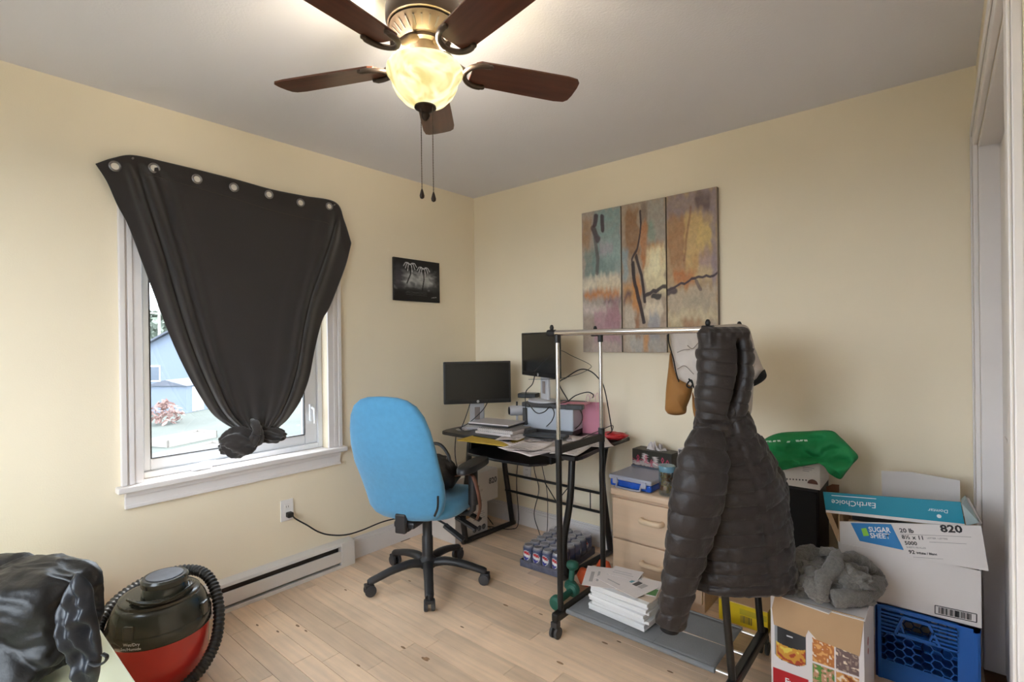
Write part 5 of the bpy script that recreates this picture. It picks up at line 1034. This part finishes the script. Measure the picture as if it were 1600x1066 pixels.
for (u0, v0, u1, v1, c_, alt) in ((.47, .28, .70, .50, 'b5703c', 'd9a060'), (.715, .28, .95, .50, '6e5a58', '9a8478'), (.47, .515, .70, .76, 'b98a6c', '4f7a3c'), (.715, .515, .95, .76, 'c98f50', '8a4a24')):
    k = rrect(u0, v0, u1, v1); a[k] = lin(c_); rf = rough_field(hh, ww, (38, 52)); a[k & (rf > .16)] = lin(alt); a[k & (rf < -.25)] = lin('e0cdb8')
k = rrect(.47, .515, .56, .66) & (rough_field(hh, ww, (14, 18)) > -.1); a[k] = lin('5c8a3e')
a[rrect(.02, .69, .42, .85)] = lin('b01e26')
print_sheet('front_print', a, (AX0+.001, AY0-.0008, AZ-.001), (AX1-AX0-.002, 0, 0), (0, 0, -AZ+.002), vmat('matte_print', .5), fb)
text('Ex', .03, m_wht, fb, (AX0+.045, AY0-.0016, AZ*.20), (1, 0, 0), (0, 0, 1), bold=.0005)
fp = [PY(a_, b_, AY0-.004) for a_, b_ in ((1211, 930), (1350, 967), (1343, 1026), (1276, 1000), (1263, 985), (1258, 996), (1209, 976), (1206, 950))]
MB().slab(fp, (0, .003, 0)).build('front_flap', m_kraft, fb, label='brown inner side of the open front flap')
MB().slab([(AX0+.02, AY0+.0, AZ), (AX0+.19, AY0-.035, AZ+.004), (AX0+.21, AY0+.1, AZ+.003), (AX0+.02, AY1-.05, AZ+.001)], (0, 0, .003)).build('top_flap', m_wc, fb)
MB().slab([(AX1-.12, AY0-.01, AZ+.001), (AX1+.004, AY0-.012, AZ+.004), (AX1+.004, AY1, AZ+.002), (AX1-.12, AY1, AZ+.001)], (0, 0, .003)).build('top_flap', m_wc, fb)
for k in range(2): MB().lathe([(.014-.004*k, 0), (.014-.004*k, .0006), (.011-.004*k, .0006), (.011-.004*k, 0)], (AX1, -.70, .27-.035*k), 18, (1, 0, 0)).build('red_ring_print', mat('red_ink', 'b5544c', .6), fb)
# sweater
m_knit = mat('grey_melange_knit', '716c66', .95, sheen=.3, var=(120, .28), bump=(220, .6)); sw = thing('grey_sweater', 'grey knitted sweater bunched up on top of the air fryer carton', 'sweater', (2.43, -.64, AZ+.005), world=True)
def ridg(d, s, sd): return 1-abs(nse(d, s, sd))*2.2
def knit_fn(d, th, ph):
    r = 1/max(abs(d[0])**3+abs(d[1])**3+abs(d[2])**3, 1e-6)**(1/3)
    return r*(.86+.16*ridg(d, 2.2, 3)+.10*ridg(d, 4.6, 8)+.03*nse(d, 11, 2))
q = blob((2.425, -.65, .43), (.155, .12, .07), knit_fn, 120, 70, (.25, 'Z')); q.v = [(x, y, max(z, AZ+.0085)) for x, y, z in q.v]; q.build('knit_pile', m_knit, sw, smooth=180)
def roll(pts, r, sd): P = cr(pts, 44); return MB().tube(P, [r*(.75+.35*math.sin(PI*i/43)+.18*nse(P[i], 14, sd)) for i in range(44)], 16, flat=.8)
for pts, r in (([PT(1236, 905, 1.86), PT(1240, 878, 1.90), PT(1262, 864, 1.94), PT(1285, 866, 1.92)], .030),
               ([PT(1283, 862, 1.90), PT(1304, 866, 1.87), PT(1303, 886, 1.82), PT(1286, 903, 1.79), PT(1282, 925, 1.76), PT(1288, 940, 1.75)], .026),
               ([PT(1300, 936, 1.74), PT(1325, 934, 1.75), PT(1352, 926, 1.82), PT(1374, 908, 1.90)], .037),
               ([PT(1308, 872, 1.91), PT(1335, 872, 1.93), PT(1360, 888, 1.95), PT(1378, 905, 1.95)], .024),
               ([PT(1244, 912, 1.82), PT(1262, 908, 1.80), PT(1272, 925, 1.77), PT(1286, 940, 1.75)], .024),
               ([PT(1310, 885, 1.84), PT(1328, 893, 1.82), PT(1340, 908, 1.80), PT(1352, 918, 1.82)], .024),
               ([PT(1256, 886, 1.86), PT(1270, 896, 1.82), PT(1268, 912, 1.79)], .022), ([PT(1312, 905, 1.79), PT(1330, 915, 1.78), PT(1345, 910, 1.82)], .022)):
    q = roll(pts, r, 3); q.v = [tuple(np.array(v)+.007*np.array([nse(v, 38, 1), nse(v, 38, 5), nse(v, 38, 9)])+.004*nse(v, 90, 4)) for v in q.v]; q.v = [(x, y, max(z, AZ+.0085)) for x, y, z in q.v]; q.build('sleeve_fold', m_knit, sw, smooth=180)

# ---------------------------------------------------------------- wet/dry vacuum
m_vb = mat('black_gloss_plastic', '33332b', .25, coat=.3, var=(14, .25)); m_vr = mat('red_plastic_tank', 'cc3a34', .25, coat=.3, var=(10, .05)); m_hose = mat('corrugated_hose', '22201e', .4)
VX, VY = .414, -2.215; vc = thing('shop_vacuum', 'round black and red wet/dry vacuum standing below the window', 'vacuum cleaner', (VX, VY, 0), math.radians(-50))
MB().lathe([(.145, .045), (.158, .055), (.163, .12), (.167, .235)], n=64).build('tank', m_vr, vc, smooth=50)
MB().lathe([(.170, .222), (.173, .226), (.173, .262), (.169, .268)], n=64).build('tank_rim', m_vb, vc, smooth=40)
MB().lathe([(.169, .266), (.166, .285), (.152, .325), (.141, .342), (.134, .346), (.134, .356), (.129, .360), (.115, .362), (.01, .363)], n=64).build('power_head', m_vb, vc, smooth=40)
hd_ = MB().lathe([(.078, .36), (.074, .405), (.07, .41), (.077, .412), (.079, .43), (.073, .438), (.01, .44)], (.03, .04, 0), 48).build('motor_cap', m_vb, vc, smooth=40)
MB().lathe([(.062, .4395), (.06, .4415), (.005, .4425)], (.03, .04, 0), 40).build('cap_disc', mat('grey_cap', '55565e', .4, var=(30, .2)), hd_, smooth=40)
MB().lathe([(.026, .355), (.028, .366), (.022, .368), (.02, .35)], (-.078, -.055, 0), 28).build('hose_port', m_vb, vc, smooth=40); MB().lathe([(.0205, .3642), (.001, .3644)], (-.078, -.055, 0), 24).build('port_hole', m_void, vc)
for a_ in (-100, 0, 95, 180):
    r_ = math.radians(a_); e1, e2 = np.array([math.cos(r_), math.sin(r_), 0]), np.array([-math.sin(r_), math.cos(r_), 0]); MB().obox(e1*.163+np.array([0, 0, .285]), e1*.008, e2*.02, (0, 0, .028)).build('latch', m_vb, vc, bevel=.005)
for k in range(4):
    r_ = math.radians(45+90*k); c = (.142*math.cos(r_), .142*math.sin(r_)); q = MB(); q.lathe([(.022, -.01), (.025, 0), (.022, .01)], (c[0], c[1], .025), 20, (-math.sin(r_), math.cos(r_), 0)); q.build('wheel', m_rub, vc, smooth=40); MB().bb(c[0]-.02, c[0]+.02, c[1]-.02, c[1]+.02, .04, .075).build('wheel_socket', m_vb, vc, bevel=.006)
rng = random.Random(2)
for k in range(4): MB().tube([((.093+.007*k)*math.cos(t)+.028+rng.uniform(-.002, .002), (.09+.006*k)*math.sin(t)+.024, .372+.004*k+.006*math.sin(3*t+k)) for t in np.linspace(-.9+.1*k, 2.4, 40)], .0045, 8).build('wound_cord', m_vb, vc, smooth=60)
ca, sa = math.cos(math.radians(-50)), math.sin(math.radians(-50))
def vtext(s, h, z, ang, sz):
    # lettering wrapped on the rim as seen from the room
    o = text(s, sz, m_wht, vc, (0, 0, 0), (1, 0, 0), (0, 1, 0))
    for v in o.data.vertices:
        t = math.radians(ang)+v.co.x/.1738; zz_ = z+v.co.y; v.co = Vector((.1742*math.cos(t), .1742*math.sin(t), zz_))
vang = math.degrees(math.atan2(-2.8383-VY, 2.771-VX))+50
vtext('Wet/Dry', .02, .2465, vang-40, .0155); vtext('Sec/Humide', .02, .231, vang-43, .0145)
hs_ = thing('vacuum_hose', 'black corrugated vacuum hose curled around the wet/dry vacuum', 'hose', (.3, -2.0, 0), world=True)
HP = [(VX+.199*math.cos(math.radians(t)), VY+.199*math.sin(math.radians(t)), z) for t, z in ((255, .25), (235, .28), (210, .31), (185, .335), (160, .35), (135, .355), (112, .34), (92, .29), (74, .225), (56, .16), (38, .115), (20, .08), (0, .055), (-22, .04), (-45, .03))]
P_ = cr(HP, 420); MB().tube(P_, [.0205+.0022*math.sin(i*1.15) for i in range(420)], 14).build('hose', m_hose, hs_, smooth=180)

# ---------------------------------------------------------------- cream bench and black coat
m_crm = mat('cream_lacquer', 'e2e3c2', .35); bn = thing('low_bench', 'low cream lacquered bench carrying a black coat', 'bench', (.7, -2.75, 0), world=True)
MB().bb(.10, 1.30, -3.05, -2.455, .385, .42).build('bench_top', m_crm, bn, bevel=.004)
for x in (.14, 1.22):
    for y in (-3.02, -2.53): MB().bb(x, x+.05, y, y+.05, 0, .385).build('leg', m_crm, bn, bevel=.003)
MB().bb(.15, 1.26, -2.50, -2.48, .30, .385).build('apron', m_crm, bn, bevel=.002); MB().bb(.15, 1.26, -3.01, -2.99, .30, .385).build('apron', m_crm, bn, bevel=.002)
m_coat = mat('black_nylon_shell', '121112', .45, bump=(25, .4)); ct = thing('black_coat', 'black nylon coat heaped on the cream bench', 'coat', (.8, -2.66, .422), world=True)
cc = PT(-10, 1000, 1.45); cc[2] = .56
def coat_fn(d, th, ph):
    r = 1/max(abs(d[0])**5+abs(d[1])**5+abs(d[2])**5, 1e-6)**(1/5)
    w_ = .05*nse(d, 1.6, 14)+.055*ridg(d*np.array([1.2, .35, .6])+.25*nse(d, 1.5, 1), 2.6, 6)+.025*ridg(d+.2*nse(d, 3, 2), 4.5, 9)
    return r*(.845+w_-.06*gs(d[0]*.8+d[2]*.5, .42, .03))
q = MB(); base_ = blob((0, 0, 0), (1, 1, 1), coat_fn, 150, 90); vs = []
for x, y, z in base_.v:
    p = cc+RH_*x*.30+FH*y*.155+np.array([0, 0, z*.155])-FH*.16*max(0, -.1-z)-RH_*.0; p[1] = min(p[1], -2.475); p[2] = max(p[2], .4225); vs.append(p)
q.add(vs, base_.f); q.build('coat_body', m_coat, ct, smooth=180)
puff([(90, 955), (104, 925), (119, 896), (138, 908), (145, 937), (151, 965), (157, 1010), (157, 1045), (148, 1075), (128, 1070), (110, 1020)], lambda a, b: PT(a, b, 1.315), .03, -FH, wr=.03, ws=18, seed=21, m=90, rings=16, power=3, fold=lambda a, b: .008*math.sin((a*1.4-b*.5)/5.)).build('lit_flap', mat('daylit_nylon', '22252c', .35, bump=(30, .2)), ct, smooth=180)  # coat flap towards the window; bluish daylight put into its paler colour
MB().tube(cr([PT(140, 1036, 1.29), PT(152, 1040, 1.28), PT(164, 1034, 1.28), PT(167, 1026, 1.28), PT(160, 1022, 1.28)], 20), .006, 8, flat=.5).build('belt_loop', m_black, ct, smooth=60)
